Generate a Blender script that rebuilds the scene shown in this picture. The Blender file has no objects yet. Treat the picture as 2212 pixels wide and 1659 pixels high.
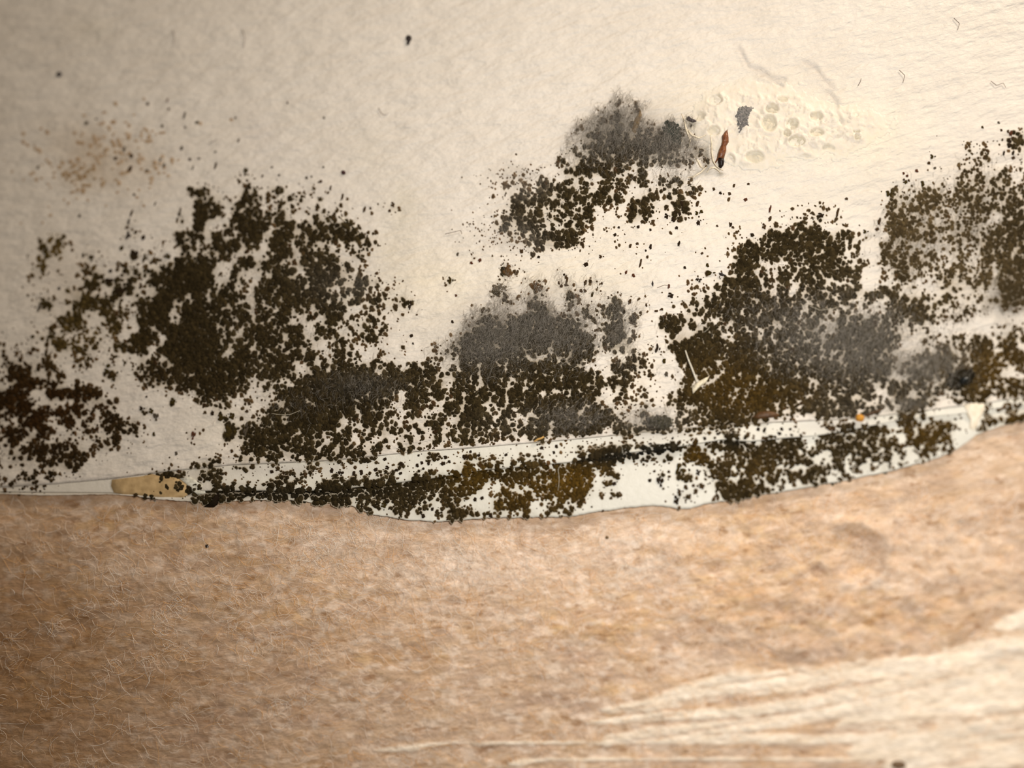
import bpy, math
import numpy as np
from mathutils import Vector, Matrix

sc = bpy.context.scene
COL = sc.collection
rng = np.random.default_rng(11)
PXM = 1e-4                      # one photo pixel is about a tenth of a millimetre on the wall

# ---------------------------------------------------------------- camera, world, lamps, exposure
W_, H_ = 2212, 1659
HFOV = math.radians(50)
FPX = W_ / 2 / math.tan(HFOV / 2)
DIST = 0.2212 / 2 / math.tan(HFOV / 2)
TILT = math.radians(10)
off = Vector((math.sin(TILT) * 0.62, -math.cos(TILT), -math.sin(TILT) * 0.78))
cam_d = bpy.data.cameras.new('camera')
cam = bpy.data.objects.new('camera', cam_d); COL.objects.link(cam)
cam.location = off * DIST
cam.rotation_euler = (-off).to_track_quat('-Z', 'Y').to_euler()
cam_d.sensor_width = 36; cam_d.lens = 18 / math.tan(HFOV / 2)
cam_d.clip_start = 0.005; cam_d.clip_end = 50
cam_d.dof.use_dof = True
cam_d.dof.focus_distance = off.length * DIST * 1.004
cam_d.dof.aperture_fstop = 2.7
sc.camera = cam

wd = bpy.data.worlds.new('world'); sc.world = wd; wd.use_nodes = True
wd.node_tree.nodes['Background'].inputs[0].default_value = (1.0, 0.86, 0.70, 1)
wd.node_tree.nodes['Background'].inputs[1].default_value = 0.215

def lamp(name, loc, aim, size, power, colour):
    d = bpy.data.lights.new(name, 'AREA'); d.shape = 'DISK'; d.size = size; d.energy = power; d.color = colour
    o = bpy.data.objects.new(name, d); COL.objects.link(o); o.location = loc
    o.rotation_euler = (Vector(aim) - Vector(loc)).to_track_quat('-Z', 'Y').to_euler()
    return o
lamp('room_lamp', (0.26, -0.15, 0.34), (0.06, 0, -0.02), 0.06, 1.15, (1.0, 0.86, 0.70))
fd = bpy.data.lights.new('phone_flash', 'SPOT'); fd.energy = 1.42; fd.color = (1.0, 0.985, 0.96); fd.shadow_soft_size = 0.012
fd.spot_size = math.radians(126); fd.spot_blend = 0.9
fl = bpy.data.objects.new('phone_flash', fd); COL.objects.link(fl); fl.location = (0.062, -0.20, 0.000)
fl.rotation_euler = (Vector((0.084, 0, 0.020)) - Vector(fl.location)).to_track_quat('-Z', 'Y').to_euler()
vs = sc.view_settings
vs.view_transform = 'Standard'; vs.look = 'None'; vs.gamma = 1; vs.use_curve_mapping = False
vs.exposure = 0.0

# ---------------------------------------------------------------- numeric helpers
def lin(*c):
    c = np.asarray(c, float) / 255
    return np.where(c <= 0.04045, c / 12.92, ((c + 0.055) / 1.055) ** 2.4)

def _hash(ix, iy, s):
    n = (ix.astype(np.int64) * 374761393 + iy.astype(np.int64) * 668265263 + s * 974634777) & 0xffffffff
    n = ((n ^ (n >> 13)) * 1274126177) & 0xffffffff
    return ((n ^ (n >> 16)) & 0xffff) / 65535.0

def vnoise(x, y, s=0):
    ix = np.floor(x); iy = np.floor(y); fx = x - ix; fy = y - iy
    fx = fx * fx * (3 - 2 * fx); fy = fy * fy * (3 - 2 * fy)
    a = _hash(ix, iy, s); b = _hash(ix + 1, iy, s); c = _hash(ix, iy + 1, s); d = _hash(ix + 1, iy + 1, s)
    return (a * (1 - fx) + b * fx) * (1 - fy) + (c * (1 - fx) + d * fx) * fy

def fbm(x, y, s=0, o=4):
    t = 0; a = 1; n = 0
    for k in range(o):
        t = t + a * vnoise(x * 2 ** k + 17.3 * k, y * 2 ** k - 9.1 * k, s + k); n += a; a *= 0.5
    return t / n

CR = np.array(cam.rotation_euler.to_matrix()); CP = np.array(cam.location)
def P(px, py):
    """a point of the wall plane (world x, z) for a place read off the photograph"""
    px = np.asarray(px, float); py = np.asarray(py, float)
    d = np.stack([(px - W_ / 2) / FPX, -(py - H_ / 2) / FPX, -np.ones_like(px)], -1) @ CR.T
    t = -CP[1] / d[..., 1]
    return CP[0] + d[..., 0] * t, CP[2] + d[..., 2] * t

def xyz(px, py, h):
    x, z = P(px, py)
    return np.stack([x, -np.asarray(h, float) * PXM + 0 * x, z], -1)

def pl(pts):
    a = np.array(pts, float)
    return lambda x: np.interp(x, a[:, 0], a[:, 1])

crack = pl([(-1600, 1085), (0, 1052), (120, 1045), (240, 1034), (330, 1022), (420, 1012), (500, 1004), (620, 999), (700, 995), (800, 986), (900, 975),
            (1000, 969), (1100, 960), (1200, 952), (1300, 943), (1400, 932), (1500, 923), (1600, 916), (1700, 911), (1800, 906),
            (1860, 903), (1950, 892), (2050, 880), (2120, 872), (2212, 856), (3800, 700)])
groove = pl([(-1600, 1100), (0, 1062), (240, 1064), (330, 1066), (450, 1060), (560, 1060), (680, 1060), (760, 1054), (850, 1044), (930, 1034),
             (1040, 1016), (1150, 1006), (1230, 999), (1290, 985), (1400, 974), (1480, 963), (1560, 950), (1620, 954), (1700, 946),
             (1760, 942), (1850, 926), (1950, 906), (2060, 896), (2212, 874), (3800, 720)])
edge = pl([(-1600, 1090), (0, 1066), (70, 1069), (130, 1070), (230, 1067), (290, 1071), (340, 1078), (400, 1083), (450, 1086), (500, 1082), (560, 1080), (620, 1079),
           (680, 1086), (740, 1088), (765, 1094), (800, 1110), (850, 1119), (890, 1124), (940, 1127), (1000, 1123), (1060, 1118), (1130, 1118),
           (1200, 1117), (1245, 1114), (1290, 1106), (1340, 1099), (1370, 1095), (1410, 1092), (1440, 1094), (1460, 1099), (1490, 1099),
           (1520, 1090), (1555, 1084), (1580, 1083), (1620, 1074), (1680, 1064), (1760, 1050), (1830, 1037), (1900, 1023), (1960, 1008),
           (2010, 995), (2060, 975), (2090, 955), (2110, 938), (2150, 924), (2212, 906), (3800, 760)])

# ---- the cover of mould, judged from the photograph in cells of 20 px
COVER = """
..................................................................23..........................................
................................................................1.4142........................................
................................................................24534.........................................
..............................................................234563532.4.5...................................
.............................................................1355675656584..................................45
.............................................................53666777766754..........................1..322.46
............................................................1546767666556445........................2...434234
............................................................536677764755644.5.......................3..4445212
..........................421.........................22322..778775526.12.2......................1..22.3543462
.........................33...2...3..................2333254355536544625463......................31.24.5565663
....................5643..65165214.3.................24343666755474424545354...................254455535655555
....................375633864345515133...............22577776765756445535631..2..........2......66567755775556
...................3.85627662354144333.2125.........124675555658233177553751.........3.343.....365666635676656
..............2....5.97526777574156534.2.............247866656882.34764.5624......13.433534....267654445455.56
.............22....319415488737766857842.............46578654663333.3.2.2..2..23..3434654.43..3478657565554567
.....562.....343...8665645886687588888744............223476778412.21.1..2.....23.35787887666443.87667456556676
....6343.2...2..23.654488766267366653536411............23466555.2.322.2..2.....356588757787451.766554555457777
...24541242...64211564667344457837755264.........2.2....242.....3.1..2.....12.3488687667587343.665666345436666
...3532.23213332454988842577666388676533..........2...5........3.....3.........6764425466765442567665435437588
...5412.346336556589989427444678368776332.............74....22....12.....2..523565536665757771.358653556658488
..12..1..66555637799996456425788666756676231....5....33.254.34.33...1.....34.5788754646775447.1335422576667676
..11.2256443876357898766753565876676356424.3.....2...54.134..4212......24.234678767463667667655764543565454.77
...255.46888715579965857855667788885756365465........242253..53..36.33...4456788867766556656364467775664545576
....55.45458352799449977656464766568642443434......3433..676.326357425..3.656787574796556545432368886534545.33
.....35772257248984599777566667445486444532.......2454467786554443745..6666443776787663653566455556764343.....
2113.44644436426578788766467667653563446452.......3576778887777336843..7765776455545565654567766544531.....344
.3244553444431889.989988756786677554743653..2....48788888888888725864...57778744776477655466678875244345466466
4123148654535788.8999998666677587633653232.4..33457767887886768655864.4.6888885788676566665657885..34454567474
433335.2352151354479999668775787684365523411..4444888876865569983.2264.2.9887768775665664556776533356776577778
474557..44.32236667899878987667636567556666365634587886587777882..66653..4887567885666675666877744566774677865
37754561...661466776698888647577488888877789967566668975677778996.66434.2.765577877676666767767744676668975753
3799556353.13..4665788888654554489999999999888584775877667788977667734...6625678767767667657765676653589877657
8882.8988881.....12336776441547999999998775.975747788788684646666.45243.45777765788887565656774377467546788456
7785153485655.1...5..55451412368999986876635964467875766767666666.43433.66578777688766466768765456675225576.34
6786657684454..54.....454441488899887667754363445778547465786665773414..2567578887775667788865555566312...3346
5268525846367463.......453456878999874466553546736687565368677758863368746547878776243..4443324346555554..6778
5873841435455663....32..77768788687647446755454555675466677788898.877788565545541141.32.3446667735766763247.43
57465343435561321...4...64576886587387163526545746755444266421111.2431..323243655345655.56766677528887521.....
45556665543533....1......258676897586755652564323212......413153668647777678677878888854666767766455545.......
36556466843.......121344.36557564686757751..137531664433554.23479986654662876348688757764574665555345.........
344446567..1....1342457625643433353343323446.32..563674566556788883..3..25247775677755565564553634............
315525111....133688645672.13146564245264555.57886878886688757998257...25268147647567576654443313..............
253452..2........67845383654576732768887888888886788415655687897354...24.2354678777753564452..................
3333.2........35651567668788988888999986888888458874247457467895435......552.48887342.........................
..................4468765.2..38683789557565885636623.7777234646...1.....341....4..............................
.....................................678336536356885555355354621.1............................................
.........................................444....45..4..34.3..3................................................
..............................................................................................................
""".split()

CG = np.array([[0 if c == '.' else int(c) for c in r] for r in COVER], float)
CG = np.pad(CG, ((1, 1), (14, 14)), mode='symmetric')
CG[0] = 0; CG[-1] = 0

def cover(px, py):
    gx = np.clip(px / 20 - 0.5 + 14, 0, CG.shape[1] - 1.001); gy = np.clip((py - 200) / 20 - 0.5 + 1, 0, CG.shape[0] - 1.001)
    ix = gx.astype(int); iy = gy.astype(int); fx = gx - ix; fy = gy - iy
    fx = fx * fx * (3 - 2 * fx); fy = fy * fy * (3 - 2 * fy)
    return (CG[iy, ix] * (1 - fx) + CG[iy, ix + 1] * fx) * (1 - fy) + (CG[iy + 1, ix] * (1 - fx) + CG[iy + 1, ix + 1] * fx) * fy

def gsum(px, py, lst):
    """sum of soft ellipses (cx, cy, rx, ry, turn, strength)"""
    s = np.zeros(np.shape(px))
    for cx, cy, rx, ry, a, w in lst:
        c, n = math.cos(math.radians(a)), math.sin(math.radians(a))
        u = ((px - cx) * c + (py - cy) * n) / rx; v = (-(px - cx) * n + (py - cy) * c) / ry
        s = s + w * np.exp(-(u * u + v * v))
    return s

def sstep(a, b, x):
    t = np.clip((x - a) / (b - a), 0, 1); return t * t * (3 - 2 * t)

# ---- height of the surfaces towards the viewer, in photo pixels
PITS = [(1545, 217, 16, 12, 5), (1532, 193, 12, 7, 3), (1661, 268, 17, 20, 4), (1667, 236, 16, 12, 3), (1711, 270, 14, 13, 4), (1763, 252, 15, 11, 3),
        (1764, 288, 17, 10, 3), (1721, 306, 19, 12, 5), (1740, 345, 22, 12, 4), (1542, 284, 15, 12, 4), (1502, 320, 16, 18, 5), (1497, 296, 11, 7, 4),
        (1577, 349, 12, 18, 4), (1630, 340, 22, 14, 3), (1850, 248, 6, 6, 4), (1890, 231, 9, 6, 3), (1935, 238, 8, 5, 3), (1955, 243, 5, 5, 2),
        (1851, 297, 8, 7, 5), (1850, 285, 9, 4, 3), (1700, 290, 9, 9, 2), (1505, 252, 22, 11, 3), (1790, 322, 16, 9, 3), (1690, 215, 12, 8, 2)]
CRUST = [(1620, 255, 120, 62, 5, 1.1), (1740, 275, 120, 60, 10, 1.0), (1572, 250, 50, 50, 0, 0.7), (1850, 270, 80, 36, -5, 0.6), (1600, 340, 70, 40, 0, 0.5)]
def crust_h(px, py):
    m = gsum(px, py, CRUST)
    m = m + 0.5 * (fbm(px / 38, py / 30, 5) - 0.5) + 0.3 * (fbm(px / 12, py / 12, 8) - 0.5)
    e = sstep(0.25, 1.05, m)
    h = e * (0.2 + 5.0 * fbm(px / 26, py / 20, 9, 3) + 1.5 * fbm(px / 7, py / 6, 12, 3))
    for cx, cy, rx, ry, d in PITS:
        wob = 1 + 0.25 * (fbm(px / 12, py / 12, 31) - 0.5)
        r = np.sqrt(((px - cx) / rx) ** 2 + ((py - cy) / ry) ** 2) * wob
        h = h + e * (-d * (1 - sstep(0.72, 1.0, r)) + d * 0.42 * np.exp(-((r - 1.08) / 0.16) ** 2))
    wx = np.abs(fbm(px / 22, py / 18, 46, 3) - 0.5)
    h = h + e * 3.0 * np.exp(-(wx / 0.03) ** 2)
    return h * 1.25, e

WRINKLES = [[(1598, 105), (1608, 128), (1618, 146), (1645, 152), (1668, 168), (1692, 172)], [(1738, 134), (1762, 150), (1778, 170), (1800, 190)], [(1790, 200), (1806, 222), (1806, 245), (1818, 270)], [(1640, 158), (1672, 176), (1690, 186)]]
def seg_d(px, py, lines):
    d = np.full(np.shape(px), 1e9)
    for v in lines:
        for (x0, y0), (x1, y1) in zip(v[:-1], v[1:]):
            t = np.clip(((px - x0) * (x1 - x0) + (py - y0) * (y1 - y0)) / ((x1 - x0) ** 2 + (y1 - y0) ** 2), 0, 1)
            d = np.minimum(d, np.hypot(px - x0 - t * (x1 - x0), py - y0 - t * (y1 - y0)))
    return d
def wrinkle_d(px, py):
    return seg_d(px + 8 * (fbm(px / 20, py / 20, 35) - 0.5), py + 8 * (fbm(px / 20, py / 20, 37) - 0.5), WRINKLES)
def wall_h(px, py):
    near = np.exp(-np.maximum(crack(px) - py, 0) / 30)
    h = 1.6 * near + 1.8 * (fbm(px / 150, py / 110, 3) - 0.5)
    h = h - 2.2 * np.exp(-(wrinkle_d(px, py) / 4.0) ** 2) + 0.9 * np.exp(-((wrinkle_d(px, py) - 8) / 4) ** 2)
    return h

def bead_h(px, py):
    t = (py - crack(px)) / np.maximum(groove(px) - crack(px), 6)
    amp = 7 * sstep(330, 600, px) * (1 - 0.75 * sstep(1650, 1800, px)) + 1.5
    return 0.3 + amp * sstep(0.0, 1.0, t) * (0.85 + 0.3 * fbm(px / 60, py / 20, 4)) + 0.6 * fbm(px / 9, py / 9, 6)

def flap_h(px, py):
    t = (py - groove(px)) / np.maximum(edge(px) - groove(px), 6)
    return -3.5 + 6.5 * sstep(0.0, 0.8, t) + 1.6 * fbm(px / 45, py / 30, 14) + 0.5 * fbm(px / 8, py / 8, 16)

def tan_h(px, py):
    d = py - edge(px)
    h = -6.5 + 5.5 * sstep(10, 260, d)
    h = h + 11 * (fbm(px / 90, py / 50, 21) - 0.5) + 4.2 * (fbm((px + py * 0.2) / 26, py / 9, 23) - 0.5) + 2.2 * (fbm(px / 9, py / 4, 27, 3) - 0.5)
    soft = sstep(60, 0, np.abs(py - 1270) - 130) * sstep(1380, 1560, px)
    h = h + soft * 16 * (fbm(px / 36, py / 28, 33) - 0.5)
    r = np.sqrt(((px - 1838) / 74) ** 2 + ((py - 1200) / 62) ** 2) * (1 + 0.2 * (fbm(px / 30, py / 30, 41) - 0.5))
    side = sstep(-60, 50, px - 1838 + (1200 - py) * 0.5)
    h = h - 22 * (1 - sstep(0.55, 1.0, r)) * (0.25 + 0.75 * side) + 11 * np.exp(-((r - 1.14) / 0.13) ** 2) * side
    h = h - gsum(px, py, [(1770, 1236, 15, 12, 20, 13), (1960, 1322, 22, 16, 0, 9), (1550, 1228, 22, 13, -20, 7), (1690, 1118, 20, 20, 0, 6), (1860, 1262, 50, 10, -30, 6)])
    h = h + gsum(px, py, [(1790, 1222, 26, 10, 10, 7), (1975, 1300, 16, 20, 0, 8), (1280, 1350, 60, 30, -20, 5), (1620, 1120, 40, 25, 0, 4)])
    h = h + 3.0 * paint(px, py)
    h = np.where(d < 0, np.minimum(h, -6.5), h)
    return h

STROKES = [  # white paint dragged across the lower right: centre line and half width
    ([(1290, 1536), (1400, 1524), (1480, 1496), (1580, 1476), (1700, 1474), (1850, 1452), (2000, 1436), (2120, 1412), (2300, 1384)], [4, 12, 20, 24, 24, 20, 20, 28, 34]),
    ([(1260, 1562), (1420, 1548), (1600, 1540), (1740, 1520), (1860, 1494), (2000, 1470), (2120, 1452), (2300, 1430)], [3, 9, 10, 12, 14, 14, 16, 20]),
    ([(1290, 1604), (1420, 1582), (1560, 1572), (1700, 1558), (1800, 1538), (1900, 1522), (2060, 1496), (2300, 1462)], [8, 14, 14, 12, 12, 18, 22, 26]),
    ([(1790, 1580), (1840, 1560), (1960, 1548), (2080, 1524), (2300, 1500)], [8, 16, 22, 26, 24]),
    ([(1830, 1624), (1880, 1618), (1980, 1600), (2100, 1584), (2300, 1560)], [18, 30, 32, 30, 30]),
    ([(1900, 1655), (2050, 1640), (2200, 1626), (2400, 1610)], [12, 26, 30, 30]),
    ([(1290, 1606), (1330, 1596)], [16, 10]),
    ([(2140, 1356), (2212, 1338), (2400, 1310)], [10, 18, 20]),
    ([(800, 1622), (880, 1616), (970, 1604)], [3, 7, 3]), ([(1090, 1652), (1130, 1646), (1180, 1640)], [4, 7, 3]),
]
STROKES = [(pl(a), pl([(p[0], w) for p, w in zip(a, b)]), a[0][0], a[-1][0]) for a, b in STROKES]
def paint(px, py):
    m = np.zeros(np.shape(px))
    q = py + 0.17 * px
    n = (fbm(px / 90, q / 12, 51) - 0.5) * 0.7 + (fbm(px / 14, q / 7, 53) - 0.5) * 0.8
    for f, w, x0, x1 in STROKES:
        ww = np.maximum(w(px), 1) * sstep(x0 - 6, x0 + 30, px)
        m = np.maximum(m, sstep(1.35, 0.75, np.abs(py - f(px)) / (ww + 1e-3) + n * 0.9) * (ww > 0.5))
    thin = fbm(px / 200, q / 9, 55)
    return m * (0.45 + 0.55 * sstep(0.25, 0.42, thin))

# ---------------------------------------------------------------- mesh builders
def mesh_obj(name, V, F, mat, parent=None, colours=None, smooth=True):
    """V (n,3); F list of (m,k) index arrays"""
    me = bpy.data.meshes.new(name)
    F = [np.asarray(f) for f in F if len(f)]
    nl = sum(f.size for f in F); nf = sum(len(f) for f in F)
    me.vertices.add(len(V)); me.vertices.foreach_set('co', np.asarray(V, np.float32).ravel())
    me.loops.add(nl); me.loops.foreach_set('vertex_index', np.concatenate([f.ravel() for f in F]).astype(np.int32))
    tot = np.concatenate([np.full(len(f), f.shape[1]) for f in F]); st = np.concatenate([[0], np.cumsum(tot)[:-1]])
    me.polygons.add(nf); me.polygons.foreach_set('loop_start', st.astype(np.int32)); me.polygons.foreach_set('loop_total', tot.astype(np.int32))
    me.update(calc_edges=True); me.validate()
    if smooth: me.polygons.foreach_set('use_smooth', np.ones(len(me.polygons), bool))
    if colours is not None:
        at = me.color_attributes.new('Tint', 'FLOAT_COLOR', 'POINT')
        c = np.ones((len(V), 4), np.float32); c[:, :3] = colours
        at.data.foreach_set('color', c.ravel())
    me.materials.append(mat)
    o = bpy.data.objects.new(name, me); COL.objects.link(o)
    if parent: o.parent = parent
    return o

def tag(o, label=None, cat=None, group=None, kind=None):
    if label: o['label'] = label
    if cat: o['category'] = cat
    if group: o['group'] = group
    if kind: o['kind'] = kind
    return o

def sheet(name, xs, rows, hfun, colfun, back, mat, parent=None):
    """a relief sheet: xs photo columns, rows(xs)->(nr,nx) photo rows; closed at the back at depth `back` (photo px)"""
    X = np.broadcast_to(xs, (rows.shape[0], len(xs)))
    H = hfun(X, rows)
    V = xyz(X, rows, H); nr, nx = X.shape
    V = V.reshape(-1, 3)
    C = colfun(X, rows).reshape(-1, 3)
    I = np.arange(nr * nx).reshape(nr, nx)
    Q = np.stack([I[:-1, :-1], I[1:, :-1], I[1:, 1:], I[:-1, 1:]], -1).reshape(-1, 4)
    ring = np.concatenate([I[0, :], I[1:, -1], I[-1, -2::-1], I[-2:0:-1, 0]])
    B = V[ring].copy(); B[:, 1] = back * PXM
    b0 = len(V); n = len(ring)
    k = np.arange(n); k2 = (k + 1) % n
    S = np.stack([ring[k], ring[k2], b0 + k2, b0 + k], -1)
    # plane back face: strips joining top and bottom ring rows
    top = b0 + np.arange(nx)
    bot = b0 + (nx + nr - 2) + np.arange(nx)[::-1]
    BQ = np.stack([top[:-1], top[1:], bot[1:], bot[:-1]], -1)
    o = mesh_obj(name, np.concatenate([V, B]), [Q, S, BQ], mat, parent, np.concatenate([C, C[ring]]))
    return o

def xcols(step):
    return np.concatenate([np.linspace(-1500, -130, 26), np.arange(-120, W_ + 120, step), np.linspace(W_ + 130, W_ + 1500, 26)])

def tubes(paths, rad, sides=3):
    """paths (n,k,3) centre lines, rad (n,k) radii -> V, F"""
    n, k, _ = paths.shape
    T = np.gradient(paths, axis=1); T /= np.linalg.norm(T, axis=-1, keepdims=True) + 1e-12
    up = np.where(np.abs(T[..., 1:2]) > 0.9, np.array([1.0, 0, 0]), np.array([0, 1.0, 0]))
    A = np.cross(T, up); A /= np.linalg.norm(A, axis=-1, keepdims=True) + 1e-12
    Bn = np.cross(T, A)
    ang = np.arange(sides) * 2 * math.pi / sides
    V = paths[:, :, None, :] + rad[:, :, None, None] * (A[:, :, None, :] * np.cos(ang)[None, None, :, None] + Bn[:, :, None, :] * np.sin(ang)[None, None, :, None])
    I = np.arange(n * k * sides).reshape(n, k, sides)
    a = I[:, :-1, :]; b = np.roll(a, -1, 2); d = I[:, 1:, :]; c = np.roll(d, -1, 2)
    Q = np.stack([a, b, c, d], -1).reshape(-1, 4)
    caps = [I[:, 0, ::-1].reshape(-1, sides), I[:, -1, :].reshape(-1, sides)]
    return V.reshape(-1, 3), [Q] + caps

def blobs(px, py, r, hgt, base, seg=8, stretch=None, turn=None, seed=0, halo=0):
    """low irregular domes sitting on the surface"""
    g = np.random.default_rng(seed); n = len(px)
    ang = np.arange(seg) * 2 * math.pi / seg
    jit = 1 + 0.26 * (g.random((n, seg)) * 2 - 1)
    sx = np.ones(n) if stretch is None else stretch; tr = np.zeros(n) if turn is None else turn
    def ring(f):
        u = np.cos(ang)[None] * r[:, None] * f * jit; v = np.sin(ang)[None] * r[:, None] * f * jit * sx[:, None]
        return px[:, None] + u * np.cos(tr)[:, None] - v * np.sin(tr)[:, None], py[:, None] + u * np.sin(tr)[:, None] + v * np.cos(tr)[:, None]
    x0, y0 = ring(1.0); x1, y1 = ring(0.72)
    if halo: xh, yh = ring(halo)
    hh = hgt[:, None] * (1 + 0.2 * g.random((n, seg)))
    rings = [xyz(xh, yh, base[:, None] + 0.03 + 0.04 * g.random((n, 1)) + 0 * x0)] if halo else []
    rings += [xyz(x0, y0, base[:, None] + (0.12 if halo else -0.6) + 0 * x0), xyz(x1, y1, base[:, None] + 0.15 + 0.75 * hh), xyz(px, py, base + hgt)[:, None, :]]
    V = np.concatenate(rings, 1); nr = len(rings) - 1
    m = nr * seg + 1; o = (np.arange(n) * m)[:, None]
    k = np.arange(seg); k2 = (k + 1) % seg
    Q = np.concatenate([np.stack([o + q * seg + k, o + (q + 1) * seg + k, o + (q + 1) * seg + k2, o + q * seg + k2], -1).reshape(-1, 4) for q in range(nr - 1)])
    T = np.stack([o + (nr - 1) * seg + k, o + nr * seg + 0 * k, o + (nr - 1) * seg + k2], -1).reshape(-1, 3)
    return V.reshape(-1, 3), [Q, T], m

def halo_cols(c, m, seg, rim, w):
    """per-vertex tint: the thin outer margin of each colony is paler"""
    C = np.repeat(c[:, None, :], m, 1); w = np.reshape(w, (-1, 1, 1)); C[:, :seg] = C[:, :seg] * (1 - w) + rim * w
    return C.reshape(-1, 3)

# ---------------------------------------------------------------- materials (all procedural)
def material(name, rough=0.8, noise=(), bump=(), colour=None, attr='Tint', spec=0.3, stretch=(1, 1, 1), turn=0.0, sss=0.0):
    m = bpy.data.materials.new(name); m.use_nodes = True
    nt = m.node_tree; N = nt.nodes; L = nt.links
    b = N['Principled BSDF']; b.inputs['Roughness'].default_value = rough
    b.inputs['Specular IOR Level'].default_value = spec
    tc = N.new('ShaderNodeTexCoord'); mp = N.new('ShaderNodeMapping')
    mp.inputs['Rotation'].default_value = (0, turn, 0)
    sm = N.new('ShaderNodeMapping'); sm.inputs['Scale'].default_value = stretch
    L.new(tc.outputs['Object'], mp.inputs['Vector']); L.new(mp.outputs[0], sm.inputs['Vector'])
    if colour is None:
        a = N.new('ShaderNodeAttribute'); a.attribute_name = attr; cur = a.outputs['Color']
    else:
        c = N.new('ShaderNodeRGB'); c.outputs[0].default_value = (*colour, 1); cur = c.outputs[0]
    for scale, lo, hi, tint, detail in noise:            # multiply the colour by a noise between two tints
        t = N.new('ShaderNodeTexNoise'); t.inputs['Scale'].default_value = scale; t.inputs['Detail'].default_value = detail
        L.new(sm.outputs[0], t.inputs['Vector'])
        r = N.new('ShaderNodeValToRGB'); e = r.color_ramp.elements
        e[0].position = 0.3; e[1].position = 0.7; e[0].color = (*[lo * q for q in tint], 1); e[1].color = (hi, hi, hi, 1)
        L.new(t.outputs['Fac'], r.inputs[0])
        mx = N.new('ShaderNodeMix'); mx.data_type = 'RGBA'; mx.blend_type = 'MULTIPLY'; mx.inputs[0].default_value = 1
        L.new(cur, mx.inputs[6]); L.new(r.outputs[0], mx.inputs[7]); cur = mx.outputs[2]
    L.new(cur, b.inputs['Base Color'])
    nrm = None
    for scale, dist, detail, st in bump:
        t = N.new('ShaderNodeTexNoise'); t.inputs['Scale'].default_value = scale; t.inputs['Detail'].default_value = detail
        s2 = N.new('ShaderNodeMapping'); s2.inputs['Scale'].default_value = st
        L.new(mp.outputs[0], s2.inputs['Vector']); L.new(s2.outputs[0], t.inputs['Vector'])
        bp = N.new('ShaderNodeBump'); bp.inputs['Distance'].default_value = dist; bp.inputs['Strength'].default_value = 1.0
        L.new(t.outputs['Fac'], bp.inputs['Height'])
        if nrm: L.new(nrm, bp.inputs['Normal'])
        nrm = bp.outputs[0]
    if nrm: L.new(nrm, b.inputs['Normal'])
    if sss:
        b.inputs['Subsurface Weight'].default_value = sss; b.inputs['Subsurface Radius'].default_value = (1, 0.8, 0.55); b.inputs['Subsurface Scale'].default_value = 0.0008
    return m

M_wall = material('painted_plaster', 0.55, noise=[(900, 0.955, 1.0, (1, 1, 0.99), 3), (90, 0.96, 1.02, (1, 0.99, 0.975), 3)],
                  bump=[(300, 0.0012, 4, (0.5, 1, 1.35)), (1200, 0.00016, 3, (0.7, 1, 1.2))], spec=0.42, turn=math.radians(14))
M_strip = material('strip_paint', 0.5, noise=[(1500, 0.95, 1.0, (1, 1, 0.98), 3)], bump=[(700, 0.00010, 3, (0.8, 1, 1)), (2500, 0.00004, 2, (1, 1, 1))], spec=0.35)
M_crust = material('cream_crust', 0.5, noise=[(1200, 0.95, 1.0, (1, 1, 0.96), 3)], bump=[(1300, 0.00010, 3, (1, 1, 1))], spec=0.4, sss=0.25)
M_tan = material('fibrous_brown_paper', 0.95, noise=[(200, 0.90, 1.05, (1, 0.96, 0.90), 5), (900, 0.86, 1.06, (1, 0.96, 0.90), 4), (2600, 0.88, 1.05, (1, 0.97, 0.93), 2)],
                 bump=[(420, 0.00040, 5, (0.7, 1, 1.5)), (1800, 0.00018, 3, (0.6, 1, 1.5))], spec=0.12, stretch=(0.45, 1, 1.5), turn=math.radians(8))
M_fibre = material('paper_fibre', 0.7, spec=0.25)
M_mould = material('mould_velvet', 0.95, noise=[(2600, 0.62, 1.25, (1, 0.97, 0.9), 3)], bump=[(3200, 0.00028, 3, (1, 1, 1))], spec=0.06)
M_hair = material('mould_hair', 0.7, spec=0.2)
def plain(name, c, rough=0.6, spec=0.3, n=2200, lo=0.7, bumpd=0.0001):
    return material(name, rough, noise=[(n, lo, 1.08, (1, 0.96, 0.9), 3)], bump=[(n, bumpd, 3, (1, 1, 1))], colour=tuple(lin(*c)), spec=spec)

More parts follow.
